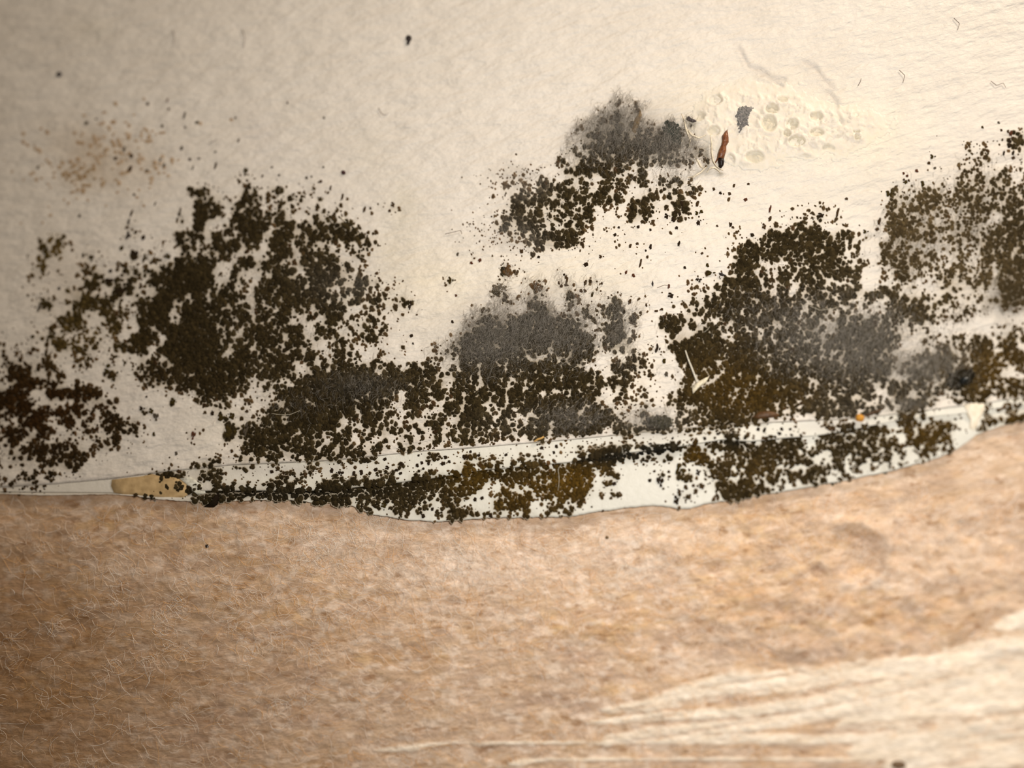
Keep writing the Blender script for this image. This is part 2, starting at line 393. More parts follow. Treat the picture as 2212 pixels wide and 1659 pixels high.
# ---------------------------------------------------------------- setting: painted wall above the crack
WALL = lin(227, 217, 204); CREAM = lin(240, 226, 196); YEL = lin(214, 200, 168)
STAINS = [  # soft stains that belong to the paint: colour, ellipses
    (lin(236, 223, 200), [(1640, 250, 190, 80, 5, 0.9), (1850, 290, 140, 70, 0, 0.6), (930, 620, 90, 110, -20, 0.55), (1150, 600, 230, 50, 0, 0.45), (1560, 480, 300, 60, 0, 0.25), (1290, 560, 120, 80, 0, 0.3), (470, 930, 60, 70, 0, 0.25), (1360, 800, 60, 110, 0, 0.4)]),
    (lin(202, 190, 164), [(872, 440, 42, 52, 0, 0.36), (800, 330, 60, 60, 0, 0.12), (850, 560, 40, 90, 0, 0.3), (200, 60, 60, 30, 0, 0.18), (1640, 345, 60, 22, 0, 0.3), (1890, 400, 160, 40, -10, 0.16)]),
    (lin(176, 150, 116), [(225, 340, 120, 60, 20, 0.42), (180, 385, 45, 28, 0, 0.35), (150, 640, 80, 120, 0, 0.18)]),
    (lin(186, 172, 168), [(560, 290, 40, 50, 0, 0.12), (250, 870, 60, 40, 0, 0.1), (230, 1045, 120, 14, -4, 0.3)]),
    (lin(150, 140, 128), [(1330, 290, 95, 55, -15, 0.55), (1450, 300, 60, 55, 20, 0.45), (1120, 380, 40, 26, 0, 0.45), (1100, 520, 60, 26, 10, 0.35), (1150, 690, 150, 66, -8, 0.6), (1040, 740, 70, 50, 0, 0.5),
                          (1800, 730, 150, 70, 15, 0.45), (1640, 290, 0.1, 0.1, 0, 0), (1240, 900, 80, 40, 0, 0.35), (1400, 905, 60, 26, 0, 0.6), (2090, 500, 120, 140, 0, 0.32), (2175, 640, 50, 60, 0, 0.5), (1960, 520, 60, 90, 0, 0.3), (600, 620, 190, 150, 0, 0.22), (1990, 790, 80, 50, 0, 0.4), (1502, 318, 26, 26, 0, 0.5), (1540, 290, 24, 18, 0, 0.25)]),
    (lin(98, 88, 64), [(1526, 344, 8, 24, 0, 0.9), (1515, 372, 22, 8, -20, 0.5), (1505, 326, 16, 12, 0, 0.4), (1556, 376, 8, 5, 0, 0.8)]),
]
def wall_col(px, py):
    c = np.broadcast_to(WALL, px.shape + (3,)).copy()
    for col, lst in STAINS:
        a = gsum(px, py, lst) * (0.55 + 0.9 * fbm(px / 30, py / 30, 61))
        a = np.clip(a, 0, 1)[..., None]
        c = c * (1 - a) + col * a
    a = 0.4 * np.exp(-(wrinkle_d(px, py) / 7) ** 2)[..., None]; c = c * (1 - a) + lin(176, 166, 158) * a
    k = cover(px, py)
    a = 0.55 * (sstep(2, 8.5, k) * (0.5 + fbm(px / 12, py / 12, 63)))[..., None]
    c = c * (1 - a) + lin(146, 128, 96) * a
    return c

xs = xcols(5.0)
yc = crack(xs)[None, :]
v0 = np.concatenate([np.linspace(-1500, -130, 22), np.arange(-120, 700, 5.0)])[:, None]
up = np.broadcast_to(v0, (len(v0), len(xs)))
dn = 700 + (yc - 700) * np.linspace(0, 1, 66)[1:, None]
dn = 700 + (yc - 700) * np.linspace(5 / 330, 1, 66)[:, None]
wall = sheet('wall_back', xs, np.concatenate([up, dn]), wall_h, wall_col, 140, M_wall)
tag(wall, 'cream white painted plaster wall stained with mould above the crack', 'wall', kind='structure')

# ---------------------------------------------------------------- white strip below the crack
strip = bpy.data.objects.new('paint_strip', None); COL.objects.link(strip)
tag(strip, 'white peeling paint strip with a ledge and torn edge over brown paper', 'paint strip')
STRIPC = lin(219, 214, 201)
def strip_col(px, py):
    c = np.broadcast_to(STRIPC, px.shape + (3,)).copy()
    a = gsum(px, py, [(1420, 940, 110, 16, -5, 0.35), (1800, 918, 90, 16, -3, 0.3), (620, 1015, 160, 12, -2, 0.3), (100, 1055, 150, 8, 0, 0.25)])[..., None]
    c = c * (1 - a) + lin(168, 158, 156) * a
    w = (1 - sstep(420, 640, px))[..., None]
    c = c * (1 - 0.8 * w) + lin(220, 211, 197) * 0.8 * w
    k = cover(px, py); a = 0.35 * sstep(2, 8, k)[..., None]
    return c * (1 - a) + lin(120, 98, 58) * a
xs2 = xcols(4.0)
t = np.linspace(0, 1, 18)[:, None]
a_ = crack(xs2)[None] + 1.0; b_ = groove(xs2)[None]
sheet('ledge', xs2, a_ + (b_ - a_) * t, bead_h, strip_col, 4.0, M_strip, strip)
a_ = groove(xs2)[None] - 3.0
tear = edge(xs2) + 3.0 * (fbm(xs2 / 14, xs2 * 0, 71) - 0.5) + 1.5 * (fbm(xs2 / 4, xs2 * 0, 73) - 0.5)
b_ = np.maximum(tear, groove(xs2) + 1)[None]
t = np.linspace(0, 1, 26)[:, None]
sheet('torn_flap', xs2, a_ + (b_ - a_) * t, flap_h, strip_col, 7.6, M_strip, strip)

# ---------------------------------------------------------------- brown paper layer under the torn edge
T1, T2, T3, T4, T5 = lin(222, 196, 172), lin(206, 166, 122), lin(236, 204, 160), lin(244, 226, 210), lin(190, 165, 148)
ORANGE = [(250, 1120, 170, 46, 4, 0.8), (640, 1290, 110, 60, 10, 0.7), (120, 1300, 160, 60, 0, 0.35), (1290, 1345, 150, 44, -4, 0.8), (1330, 1495, 60, 16, 0, 0.8), (1690, 1160, 120, 60, 20, 0.6),
          (1780, 1300, 260, 70, -4, 0.6), (1560, 1270, 160, 60, 0, 0.4), (100, 1480, 160, 30, 0, 0.5), (700, 1440, 240, 16, -6, 0.5), (1960, 1340, 120, 50, 0, 0.5), (420, 1180, 200, 30, 0, 0.3), (880, 1430, 120, 30, 0, 0.3)]
GREY = [(1640, 1395, 190, 30, 2, 0.7), (1800, 1320, 120, 16, -6, 0.5), (650, 1500, 330, 60, 0, 0.4), (1260, 1430, 90, 40, 0, 0.55), (1180, 1500, 120, 40, 0, 0.4), (330, 1600, 300, 60, 0, 0.4), (1250, 1500, 60, 40, 0, 0.3), (2000, 1350, 100, 20, 0, 0.3)]
PALE = [(985, 1215, 60, 34, 10, 0.9), (730, 1170, 80, 40, 0, 0.5), (860, 1130, 60, 14, 0, 0.4), (1340, 1180, 120, 40, -10, 0.5), (1390, 1225, 60, 20, -15, 0.7), (870, 1240, 60, 30, 0, 0.4), (1080, 1230, 150, 50, 0, 0.4), (260, 1235, 50, 30, 0, 0.35),
        (2000, 1180, 200, 60, 0, 0.3), (1880, 1260, 60, 20, 0, 0.5), (1470, 1430, 60, 20, 0, 0.4), (1950, 1270, 60, 30, 0, 0.4), (80, 1050, 0.1, 0.1, 0, 0)]
def tan_col(px, py):
    q = py + 0.1 * px
    c = np.broadcast_to(T1, px.shape + (3,)).copy()
    n = fbm(px / 60, q / 22, 81)
    def mix(col, a):
        nonlocal c
        a = np.clip(a, 0, 1)[..., None]; c = c * (1 - a) + col * a
    mix(T2, 0.35 * sstep(0.5, 0.7, n) + 0.8 * gsum(px, py, ORANGE) * (0.3 + fbm(px / 24, q / 14, 83)))
    mix(T3, 0.6 * sstep(0.52, 0.68, fbm(px / 34, q / 12, 85)) * (0.3 + gsum(px, py, ORANGE)))
    mix(T5, gsum(px, py, GREY) * 0.8 + 0.45 * sstep(0.5, 0.66, fbm(px / 60, q / 28, 87)))
    mix(T4, gsum(px, py, PALE) * sstep(0.3, 0.55, fbm(px / 14, q / 9, 89)) * 1.1 + (0.7 - 0.35 * sstep(1300, 1700, px)) * sstep(0.54, 0.68, fbm(px / 20, q / 11, 91)))
    mix(lin(150, 104, 56), 0.55 * sstep(0.66, 0.78, fbm(px / 26, q / 9, 93)))
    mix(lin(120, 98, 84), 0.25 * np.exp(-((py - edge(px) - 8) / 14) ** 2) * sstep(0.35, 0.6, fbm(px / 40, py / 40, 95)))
    mix(lin(150, 112, 70), 1.0 * gsum(px, py, [(-250, 1480, 760, 420, 0, 1.0)]) * (0.55 + 0.6 * fbm(px / 70, q / 30, 97)))  # browner paper at lower left, with some light falloff put into the colour
    mix(lin(252, 240, 224), paint(px, py) * 0.95)
    return c
xs3 = xcols(4.0)
top = np.maximum(crack(xs3) + 3, edge(xs3) - 50)
bot = 1790.0
t = np.linspace(0, 1, 190)[:, None]
rows = top[None] + (bot - top[None]) * t
far = np.linspace(bot + 40, bot + 1400, 22)[:, None] + 0 * xs3[None]
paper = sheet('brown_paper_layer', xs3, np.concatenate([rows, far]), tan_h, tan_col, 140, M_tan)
tag(paper, 'tan fibrous torn paper layer below the white edge, smeared with white paint at lower right', 'paper')

def fibres(name, n, area, dens, lenr, radr, lift, hfun, cols, mat, parent, ang0, angs, curl, seed, k=6, base=0.6):
    g = np.random.default_rng(seed)
    m = n * 6
    px = g.uniform(area[0], area[2], m); py = g.uniform(area[1], area[3], m)
    keep = g.random(m) < dens(px, py)
    px, py = px[keep][:n], py[keep][:n]; n = len(px)
    L = g.uniform(*lenr, n) * (0.6 + 0.8 * g.random(n)); a = ang0 + angs * g.normal(size=n); cu = curl * g.normal(size=n)
    s = np.linspace(-0.5, 0.5, k)[None]
    th = a[:, None] + cu[:, None] * s + 0.35 * curl * np.cumsum(g.normal(size=(n, k)), 1) * 0.3
    st = L[:, None] / (k - 1)
    X = px[:, None] + np.cumsum(np.cos(th) * st, 1) - 0.5 * L[:, None] * np.cos(a)[:, None]
    Y = py[:, None] + np.cumsum(np.sin(th) * st, 1) - 0.5 * L[:, None] * np.sin(a)[:, None]
    Hh = hfun(X, Y)
    Hh = Hh + base + lift * g.random((n, 1)) * np.sin(np.pi * (s + 0.5)) ** 0.7 + lift * 0.3 * g.random((n, k))
    path = xyz(X, Y, Hh)
    r = g.uniform(*radr, n)[:, None] * PXM * (0.6 + 0.4 * np.sin(np.pi * (s + 0.5)))
    V, F = tubes(path, r)
    ci = cols(px, py, g)
    return mesh_obj(name, V, F, mat, parent, np.repeat(ci, k * 3, 0))

def tan_d(px, py):
    ok = (py > edge(px) + 5)
    return ok * np.clip(0.05 + 0.8 * sstep(0.55, 0.75, fbm(px / 30, py / 20, 101)) * sstep(0.4, 0.65, fbm(px / 90, py / 60, 103)) + 1.0 * gsum(px, py, PALE) * sstep(0.4, 0.6, fbm(px / 18, py / 12, 105)) + 0.15 * gsum(px, py, [(900, 1230, 500, 140, 0, 1)]), 0, 1) * (1 - 0.85 * paint(px, py))
def tan_fc(px, py, g):
    a = g.random(len(px))[:, None]; w = np.clip(gsum(px, py, PALE), 0, 1)[:, None]
    c = lin(248, 220, 186) * (1 - a) + lin(253, 244, 232) * a
    o = (g.random(len(px)) < 0.22)[:, None]
    c = np.where(o, lin(238, 190, 130), c)
    return c * (1 - 0.6 * w) + lin(254, 248, 238) * 0.6 * w
fib = fibres('paper_fibres', 17000, (-60, 1066, W_ + 60, 1760), tan_d, (14, 46), (0.16, 0.46), 2.2, tan_h, tan_fc, M_fibre, paper, -0.15, 0.9, 1.5, 5, 7)
tag(fib, 'pale wispy fibres', kind='stuff')

# ---------------------------------------------------------------- cream crust beside the rusty splinter
gx = np.arange(1430, 2010, 3.0); gy = np.arange(130, 430, 3.0)
X, Y = np.meshgrid(gx, gy); Hc, E = crust_h(X, Y)
V = xyz(X, Y, wall_h(X, Y) + np.where(E > 0.02, Hc + 0.3, -3)).reshape(-1, 3)
I = np.arange(X.size).reshape(X.shape)
Q = np.stack([I[:-1, :-1], I[1:, :-1], I[1:, 1:], I[:-1, 1:]], -1)
ok = (np.maximum.reduce([E[:-1, :-1], E[1:, :-1], E[1:, 1:], E[:-1, 1:]]) > 0.02)
Q = Q[ok]
used, inv = np.unique(Q.ravel(), return_inverse=True)
ee = sstep(0.05, 0.6, E)[..., None]
cc = wall_col(X, Y) * (1 - ee) + ee * (lin(240, 227, 209) * (1 - 0.20 * fbm(X / 30, Y / 30, 44)[..., None]))
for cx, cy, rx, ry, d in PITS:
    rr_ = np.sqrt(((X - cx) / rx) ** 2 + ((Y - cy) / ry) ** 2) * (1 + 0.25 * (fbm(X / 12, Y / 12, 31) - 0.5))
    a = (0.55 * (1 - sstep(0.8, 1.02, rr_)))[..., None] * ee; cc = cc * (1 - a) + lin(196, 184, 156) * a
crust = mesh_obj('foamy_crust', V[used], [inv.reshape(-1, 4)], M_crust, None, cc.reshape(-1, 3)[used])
tag(crust, 'pitted cream coloured foamy crust on the wall right of the rusty splinter', 'crust')

# ---------------------------------------------------------------- mould
def surf_h(px, py):
    return np.where(py < crack(px), wall_h(px, py), np.where(py < groove(px), bead_h(px, py), np.where(py < edge(px), flap_h(px, py), tan_h(px, py))))

PATCHES = {   # seeds (photo places) and how each patch is told apart
    'pale': ([(210, 340), (170, 380), (300, 330)], 'faint pale brown mottled mould patch high on the left of the wall'),
    'sparse': ([(110, 540), (130, 700), (190, 640), (230, 760)], 'sparse patch of faint olive mould spots left of the big dark patch'),
    'left': ([(90, 880), (180, 920), (40, 1000), (260, 880), (20, 800), (120, 820)], 'dark brown mould patch at the left edge above the white strip'),
    'big': ([(430, 640), (560, 560), (680, 540), (620, 660), (420, 780), (760, 640), (540, 430), (300, 650), (820, 660), (540, 760)], 'biggest dark olive mould patch left of centre on the white wall'),
    'band': ([(600, 920), (700, 850), (800, 830), (880, 880), (760, 940), (530, 960), (360, 990)], 'dark mould band lying on the crack below the biggest patch'),
    'dome': ([(1080, 740), (1200, 720), (1130, 820), (1250, 830), (1020, 860), (1200, 880), (960, 920), (1330, 730), (1380, 830), (1320, 880)], 'dome shaped mould patch with grey furry top in the middle above the crack'),
    'pepper': ([(1150, 450), (1110, 390), (1240, 430), (1100, 500), (1200, 500)], 'peppery black mould patch with grey dust at upper centre'),
    'furry': ([(1340, 280), (1450, 300), (1380, 370), (1450, 420), (1290, 330), (1370, 460), (1500, 340)], 'grey furry mould patch left of the rusty splinter'),
    'solid': ([(1560, 700), (1660, 560), (1790, 540), (1500, 760), (1600, 830), (1740, 640), (1480, 860), (1830, 600), (1680, 840), (1450, 700)], 'solid dark olive mould patch around the pale bristle'),
    'smoky': ([(1760, 720), (1860, 740), (1800, 800), (1700, 760), (1800, 870), (1900, 700), (1720, 880)], 'smoky grey brown mould patch right of the pale bristle'),
    'edge': ([(2000, 470), (2120, 400), (2140, 560), (1980, 600), (1960, 520), (2180, 640), (1940, 640), (2060, 520), (2160, 310)], 'brown speckled mould patch at the upper right edge'),
    'corner': ([(2000, 800), (2100, 760), (2180, 800), (2020, 860), (2100, 860), (2180, 720), (1960, 860)], 'brown mould patch around the shiny black droplet'),
}
STRIP_PATCHES = {
    'strip_left': ([(420, 1040), (560, 1060), (700, 1060), (800, 1080), (860, 1040), (620, 1020)], 'black mould filling the groove at the left half of the white strip'),
    'strip_mid': ([(960, 1040), (1060, 1080), (1180, 1060), (1260, 1030), (1120, 1000), (1320, 1040)], 'olive brown mould clumps at the middle of the white strip'),
    'strip_right': ([(1420, 970), (1540, 980), (1650, 1000), (1780, 980), (1900, 950), (2000, 920), (1460, 1060), (1700, 1040), (2060, 900)], 'dense olive mould on the right part of the white strip'),
    'strip_far': ([(2140, 900), (2200, 890), (2300, 880)], 'thick brown mould at the far right end of the white strip'),
}
BASEC = lin(56, 46, 27)
TINTS = [
    (lin(112, 106, 98), [(1325, 265, 95, 52, -15, 0.55), (1450, 310, 70, 66, 25, 0.45), (1120, 395, 56, 34, 0, 0.7), (1100, 510, 70, 40, 20, 0.6), (1410, 905, 60, 22, 0, 0.6), (1350, 710, 36, 60, 0, 0.5)]),
    (lin(84, 78, 68), [(1140, 690, 150, 66, -8, 0.85), (1040, 740, 80, 50, 0, 0.7), (1790, 740, 150, 70, 15, 0.75), (1860, 660, 90, 60, 0, 0.3), (1160, 910, 120, 30, 0, 0.35), (1960, 770, 80, 50, 0, 0.6), (1850, 880, 120, 30, 0, 0.4), (1950, 880, 80, 24, 0, 0.5), (720, 620, 80, 40, 20, 0.4), (780, 830, 80, 24, 0, 0.45), (770, 610, 34, 26, 0, 0.7)]),
    (lin(98, 82, 56), [(1960, 500, 90, 130, 0, 0.65), (2090, 480, 110, 150, 0, 0.5), (2160, 640, 60, 80, 0, 0.6), (2060, 780, 120, 50, 0, 0.35)]),
    (lin(84, 62, 20), [(1240, 1030, 70, 50, 0, 0.9), (1120, 1070, 110, 50, 0, 0.7), (1010, 1020, 60, 40, 0, 0.7), (1500, 970, 34, 40, 0, 0.9), (1620, 1020, 90, 50, 0, 0.3), (2000, 930, 90, 50, 0, 0.6), (2180, 900, 70, 30, 0, 0.6), (1560, 820, 90, 60, 0, 0.4), (2160, 800, 80, 60, 0, 0.6), (1640, 860, 120, 40, 0, 0.4)]),
    (lin(56, 34, 12), [(100, 880, 200, 130, 0, 0.8)]),
    (lin(112, 92, 46), [(110, 560, 90, 70, 0, 0.6), (180, 720, 90, 70, 0, 0.4)]),
    (lin(34, 32, 26), [(620, 1066, 180, 10, 0, 0.7), (1300, 990, 110, 12, -5, 0.8), (1420, 972, 80, 9, -6, 0.9), (1450, 275, 22, 26, 0, 1.0), (1590, 955, 40, 9, 0, 0.8), (1420, 912, 30, 12, 0, 0.7), (760, 850, 60, 30, 0, 0.4)]),
]
def mould_col(px, py, k, g):
    c = np.broadcast_to(BASEC, px.shape + (3,)).copy()
    for col, lst in TINTS:
        a = np.clip(gsum(px, py, lst), 0, 1)[..., None]; c = c * (1 - a) + col * a
    f = (sstep(5.0, 1.5, k) * (0.35 + 0.5 * g.random(px.shape)))[..., None]
    c = c * (1 - f) + lin(112, 84, 54) * f
    r = (g.random(px.shape) < 0.10 * sstep(6, 2, k))[..., None]
    c = np.where(r, c * 0.6 + 0.4 * lin(88, 60, 38), c)
    c = c * (0.62 + 0.75 * g.random(px.shape) ** 1.6)[..., None]
    return c * (0.8 + 0.4 * fbm(px / 24, py / 24, 111))[..., None]

# single specks that stand apart: x, y, radius, stretch, look ('d'ark, 'b'rown, 'o'live, 'g'rey, 'r'ed)
SPECKS = {
 'upper': [(425, 264, 4, 1, 'o'), (319, 224, 4, 1, 'b'), (399, 248, 4, 2.2, 'g'), (350, 272, 4, 1.2, 'o'), (362, 216, 3, 2, 'r'), (364, 235, 3, 1.2, 'b'), (400, 275, 3, 1, 'g'), (466, 357, 4, 2, 'b'), (465, 328, 3, 1, 'g'), (417, 362, 3, 2, 'g'),
           (281, 364, 5, 1.6, 'b'), (318, 368, 5, .5, 'g'), (290, 420, 4, .7, 'g'), (186, 266, 5, 1, 'o'), (208, 257, 3, .8, 'b'), (392, 320, 4, 1.3, 'g'), (268, 322, 4, 1.6, 'g'), (284, 336, 5, 1, 'b'), (249, 342, 5, 1, 'b'), (355, 357, 4, 1.4, 'g'), (346, 345, 3, 1.5, 'g'),
           (410, 344, 4, 1, 'g'), (430, 342, 4, .6, 'g'), (82, 361, 4, 1.4, 'o'), (509, 254, 3, 1, 'b'), (515, 303, 3, 2, 'g'), (621, 222, 2.5, 1.3, 'b'), (700, 254, 3, 1, 'g'), (335, 440, 3, 2, 'g'), (172, 466, 4, 1, 'g'), (284, 460, 4, 2.3, 'b'), (278, 479, 4, 1.8, 'd'), (390, 452, 3, 1.6, 'b'), (387, 462, 5, 1.3, 'g')],
 'cluster': [(603, 378, 3, 1, 'd'), (587, 361, 3, .8, 'g'), (662, 384, 3.5, 1, 'g'), (673, 381, 2.5, 1, 'g'), (698, 361, 3, 1, 'g'), (567, 380, 3, 1.6, 'b'), (692, 392, 4, 1, 'b'), (714, 406, 3.5, 1.7, 'b'), (740, 424, 4, 1.8, 'b'), (848, 441, 6, 1.1, 'b'), (842, 455, 4, 1, 'b'), (787, 452, 4, 1.9, 'b'), (800, 450, 3, 1, 'b'), (530, 370, 6, 1.6, 'o')],
 'middle': [(974, 605, 7, 1.3, 'o'), (989, 549, 3.5, 1.4, 'g'), (1036, 562, 4, 1.1, 'r'), (1018, 568, 4, .8, 'r'), (886, 658, 6, 1.8, 'd'), (1126, 543, 5, 1.1, 'b'), (1164, 555, 4, .8, 'd'), (1265, 571, 5, 1, 'd'), (977, 695, 3.5, 1, 'd'), (985, 638, 3, 1, 'r'), (900, 680, 3, .8, 'b'),
            (1219, 593, 3, 1, 'd'), (1222, 598, 3, 1.6, 'b'), (1207, 611, 3, 1.3, 'b'), (1225, 604, 4, 1.7, 'b'), (1212, 618, 4, 1, 'b'), (1223, 615, 4, 1, 'b'), (1264, 610, 4, 1.7, 'b'), (1255, 628, 4, 1, 'b'), (1264, 628, 4, .8, 'b'), (1279, 636, 4, 1.7, 'o'), (1300, 612, 3, 1, 'b'), (888, 725, 4, 1, 'd'), (892, 742, 2.5, 1, 'd'), (1299, 554, 6, .7, 'b')],
 'between': [(1448, 637, 8, .8, 'd'), (1509, 605, 6, .8, 'd'), (1535, 589, 10, .55, 'o'), (1479, 578, 3.5, .9, 'd'), (1384, 567, 4, 2.4, 'b'), (1398, 555, 3.5, 1.2, 'b'), (1467, 526, 4, 1.7, 'd'), (1516, 547, 3, 1, 'b'), (1528, 573, 4, 1.1, 'o'), (1445, 618, 3.5, 1.4, 'r'), (1417, 672, 5, .6, 'b'), (1430, 668, 4, .8, 'b'),
             (1360, 651, 4, 1.6, 'b'), (1396, 659, 3, 1.3, 'b'), (1421, 752, 7, 1.5, 'd'), (1434, 780, 5, 1.3, 'o'), (1440, 808, 5, 1.2, 'g'), (1347, 674, 4, 1.3, 'd'), (1405, 533, 4, 1.4, 'd'), (1395, 541, 2.5, 1, 'd'), (1361, 531, 4, 1.4, 'b'), (1377, 526, 4, .8, 'b'), (1352, 588, 3, 1.5, 'r'), (1368, 595, 4, 1, 'r'), (1440, 497, 0, 1, 'b')],
 'right': [(1576, 418, 4, .9, 'b'), (1585, 401, 3.5, 1.4, 'b'), (1617, 397, 3.5, .8, 'b'), (1610, 431, 4, 1, 'r'), (1556, 417, 3.5, .9, 'd'), (1542, 408, 3.5, 1, 'b'), (1506, 440, 5, 1.6, 'b'), (1509, 481, 5, 1.2, 'd'), (1507, 460, 6, .8, 'o'), (1515, 457, 4, .9, 'o'), (1473, 439, 5, 1.2, 'd'), (1474, 450, 4, 1.8, 'd'), (1459, 457, 4, 1, 'd'), (1468, 462, 3.5, 1.3, 'd'),
           (1454, 474, 5, 1.2, 'd'), (1439, 466, 6, 1.1, 'd'), (1466, 477, 5, .8, 'b'), (1462, 492, 4, 1, 'd'), (1578, 485, 3.5, 1.5, 'd'), (1583, 491, 3.5, .8, 'b'), (1625, 507, 5, .8, 'd'), (1650, 488, 6, 1.2, 'b'), (1664, 451, 4, 2.4, 'r'), (1663, 472, 4, 1.6, 'b'), (1547, 429, 0, 1, 'b'), (1549, 488, 3, .8, 'b'), (1405, 496, 3, 1, 'd'), (1378, 490, 4, 1, 'd'), (1337, 491, 3, 1, 'd'), (1328, 507, 3.5, 1.1, 'd')],
 'crust_side': [(1870, 500, 6, .8, 'o'), (1772, 464, 9, .6, 'd'), (1809, 459, 5, 2.6, 'b'), (1900, 478, 5, 1.8, 'b'), (1894, 495, 4, 1, 'b'), (1963, 390, 3, 1, 'b'), (1952, 374, 3, 1, 'r'), (1959, 380, 3.5, 1, 'r'), (1953, 388, 3, 1, 'b'), (1956, 393, 4, 1.2, 'o'), (1980, 369, 4, .9, 'r'), (1993, 396, 5, 1.3, 'o'), (2015, 338, 6, .9, 'o'), (2007, 352, 4, 1, 'b'), (2019, 363, 3, 1, 'g'), (2122, 275, 3, 1, 'o'),
                (2163, 281, 3, .9, 'b'), (2177, 284, 3.5, 1.3, 'b'), (2184, 288, 5, 1.4, 'r'), (2187, 298, 4, .8, 'b'), (2180, 304, 5, 1, 'd'), (2180, 314, 5, 1, 'd'), (2168, 331, 3.5, 1.8, 'd'), (2189, 330, 4, 1.6, 'd'), (2188, 341, 4, 1, 'b'), (2157, 265, 3, 1, 'g'), (1918, 417, 5, 1.3, 'o'), (1927, 416, 6, 1.5, 'o'), (1829, 429, 4, .8, 'b')],
 'ledge': [(1093, 983, 3.5, 1, 'd'), (1202, 965, 4, 1, 'd'), (1197, 978, 3.5, 1, 'd'), (1007, 990, 8, 1.1, 'd'), (1017, 976, 3.5, 1, 'd'), (1034, 984, 3.5, 1, 'd'), (902, 1006, 4, 1, 'd'), (912, 1000, 4, .9, 'd'), (926, 1002, 4, 1.2, 'd'), (916, 1013, 3.5, .9, 'd'), (957, 1002, 5.5, .8, 'd'), (971, 998, 4, .8, 'd'), (963, 988, 5, .8, 'd'), (904, 984, 3, 1, 'd'), (1171, 968, 5, .8, 'd'),
           (812, 1015, 4.5, 1, 'd'), (766, 1025, 5, 1.3, 'd'), (782, 1021, 5, 1.2, 'd'), (737, 1023, 6, 1, 'd'), (718, 1017, 5, 1.2, 'd'), (831, 992, 4, 1, 'd'), (811, 991, 2.5, 1.4, 'd'), (797, 996, 3, 1, 'd'), (837, 1010, 6, .8, 'd'), (858, 1016, 5, .7, 'd'), (866, 1023, 4, .8, 'd'), (868, 1003, 7, .9, 'd'), (1522, 948, 4, 1, 'd'), (1550, 938, 4.5, .8, 'd'), (1638, 928, 4.5, 1.1, 'd'), (1650, 931, 4, 2, 'd'),
           (1688, 928, 4, 1, 'd'), (1683, 937, 5, .7, 'd'), (1706, 928, 3.5, 1, 'd'), (1453, 948, 3, 1.4, 'd'), (1404, 959, 4, .6, 'd'), (616, 1031, 6, .7, 'd'), (588, 1019, 5, .7, 'd'), (660, 1026, 5, 1.2, 'b')],
 'flap': [(1027, 1079, 4.5, 1.1, 'd'), (1041, 1076, 4, 1, 'd'), (829, 1091, 8, .75, 'o'), (1425, 1041, 8, 1.3, 'd'), (1403, 1038, 4.5, 1, 'd'), (1445, 1019, 3.5, 1, 'b'), (1413, 1018, 3, 1, 'b'), (1466, 1014, 8, 1.6, 'o'), (1476, 1017, 5, 1.1, 'o'), (1471, 1030, 5, 1, 'o'), (1498, 1049, 4, 1, 'b'), (1515, 1050, 7, .9, 'b'), (1481, 1053, 5, 1, 'b'), (1469, 1061, 7, .8, 'b'), (1460, 1079, 8, 1.3, 'd'), (1490, 1073, 4, 1.7, 'b'),
          (1326, 1045, 4.5, 1, 'd'), (1507, 1020, 6, 1.2, 'd'), (1489, 1015, 3, 1, 'b'), (1278, 1095, 2.5, 1, 'b'), (1303, 1103, 3, .7, 'b'), (1228, 1087, 3, 1, 'b'), (1060, 1114, 4.5, 1, 'd'), (915, 1114, 5, .9, 'd'), (934, 1100, 4, 1.1, 'd')],
 'left': [(239, 585, 5, .9, 'd'), (262, 536, 5, 1.2, 'o'), (290, 550, 9, 1.3, 'd'), (314, 557, 7, 1.4, 'o'), (362, 553, 9, .7, 'o'), (128, 623, 4, 1, 'd'), (70, 727, 4.5, 1, 'o'), (277, 757, 4, 1, 'd'), (270, 783, 4, 1, 'o'), (234, 802, 11, .6, 'o'), (245, 818, 6, 1, 'o'), (233, 790, 5, 1, 'o'), (86, 663, 6, 2, 'g'), (108, 663, 6, 1.7, 'o'), (259, 630, 9, 1.1, 'd'), (278, 508, 7, 1.5, 'd'), (309, 513, 5, 1.3, 'd'), (197, 557, 6, 1.3, 'o'), (180, 551, 4, 1.3, 'o'), (98, 540, 9, 1.2, 'o'), (235, 607, 9, .8, 'd')],
 'gap': [(307, 882, 7, .8, 'd'), (326, 887, 7, 1, 'o'), (336, 900, 7, 1.3, 'g'), (316, 857, 3, 1, 'd'), (373, 866, 8, 1.1, 'o'), (417, 940, 6, 1.6, 'r'), (332, 938, 4, 1.2, 'o'), (381, 979, 4, 1.1, 'g'), (458, 893, 5, 1.1, 'd'), (480, 902, 11, .7, 'o'), (500, 898, 8, 1, 'o'), (468, 863, 4, 1, 'b'), (534, 888, 3.5, 1, 'b'), (565, 864, 3, 1, 'b'), (583, 856, 3.5, 1, 'b'), (498, 932, 14, 1, 'o'), (532, 925, 9, 1.8, 'g'), (501, 974, 4, 1, 'b')],
}
allsp = np.array([(a, b, c) for l in SPECKS.values() for a, b, c, *_ in l])

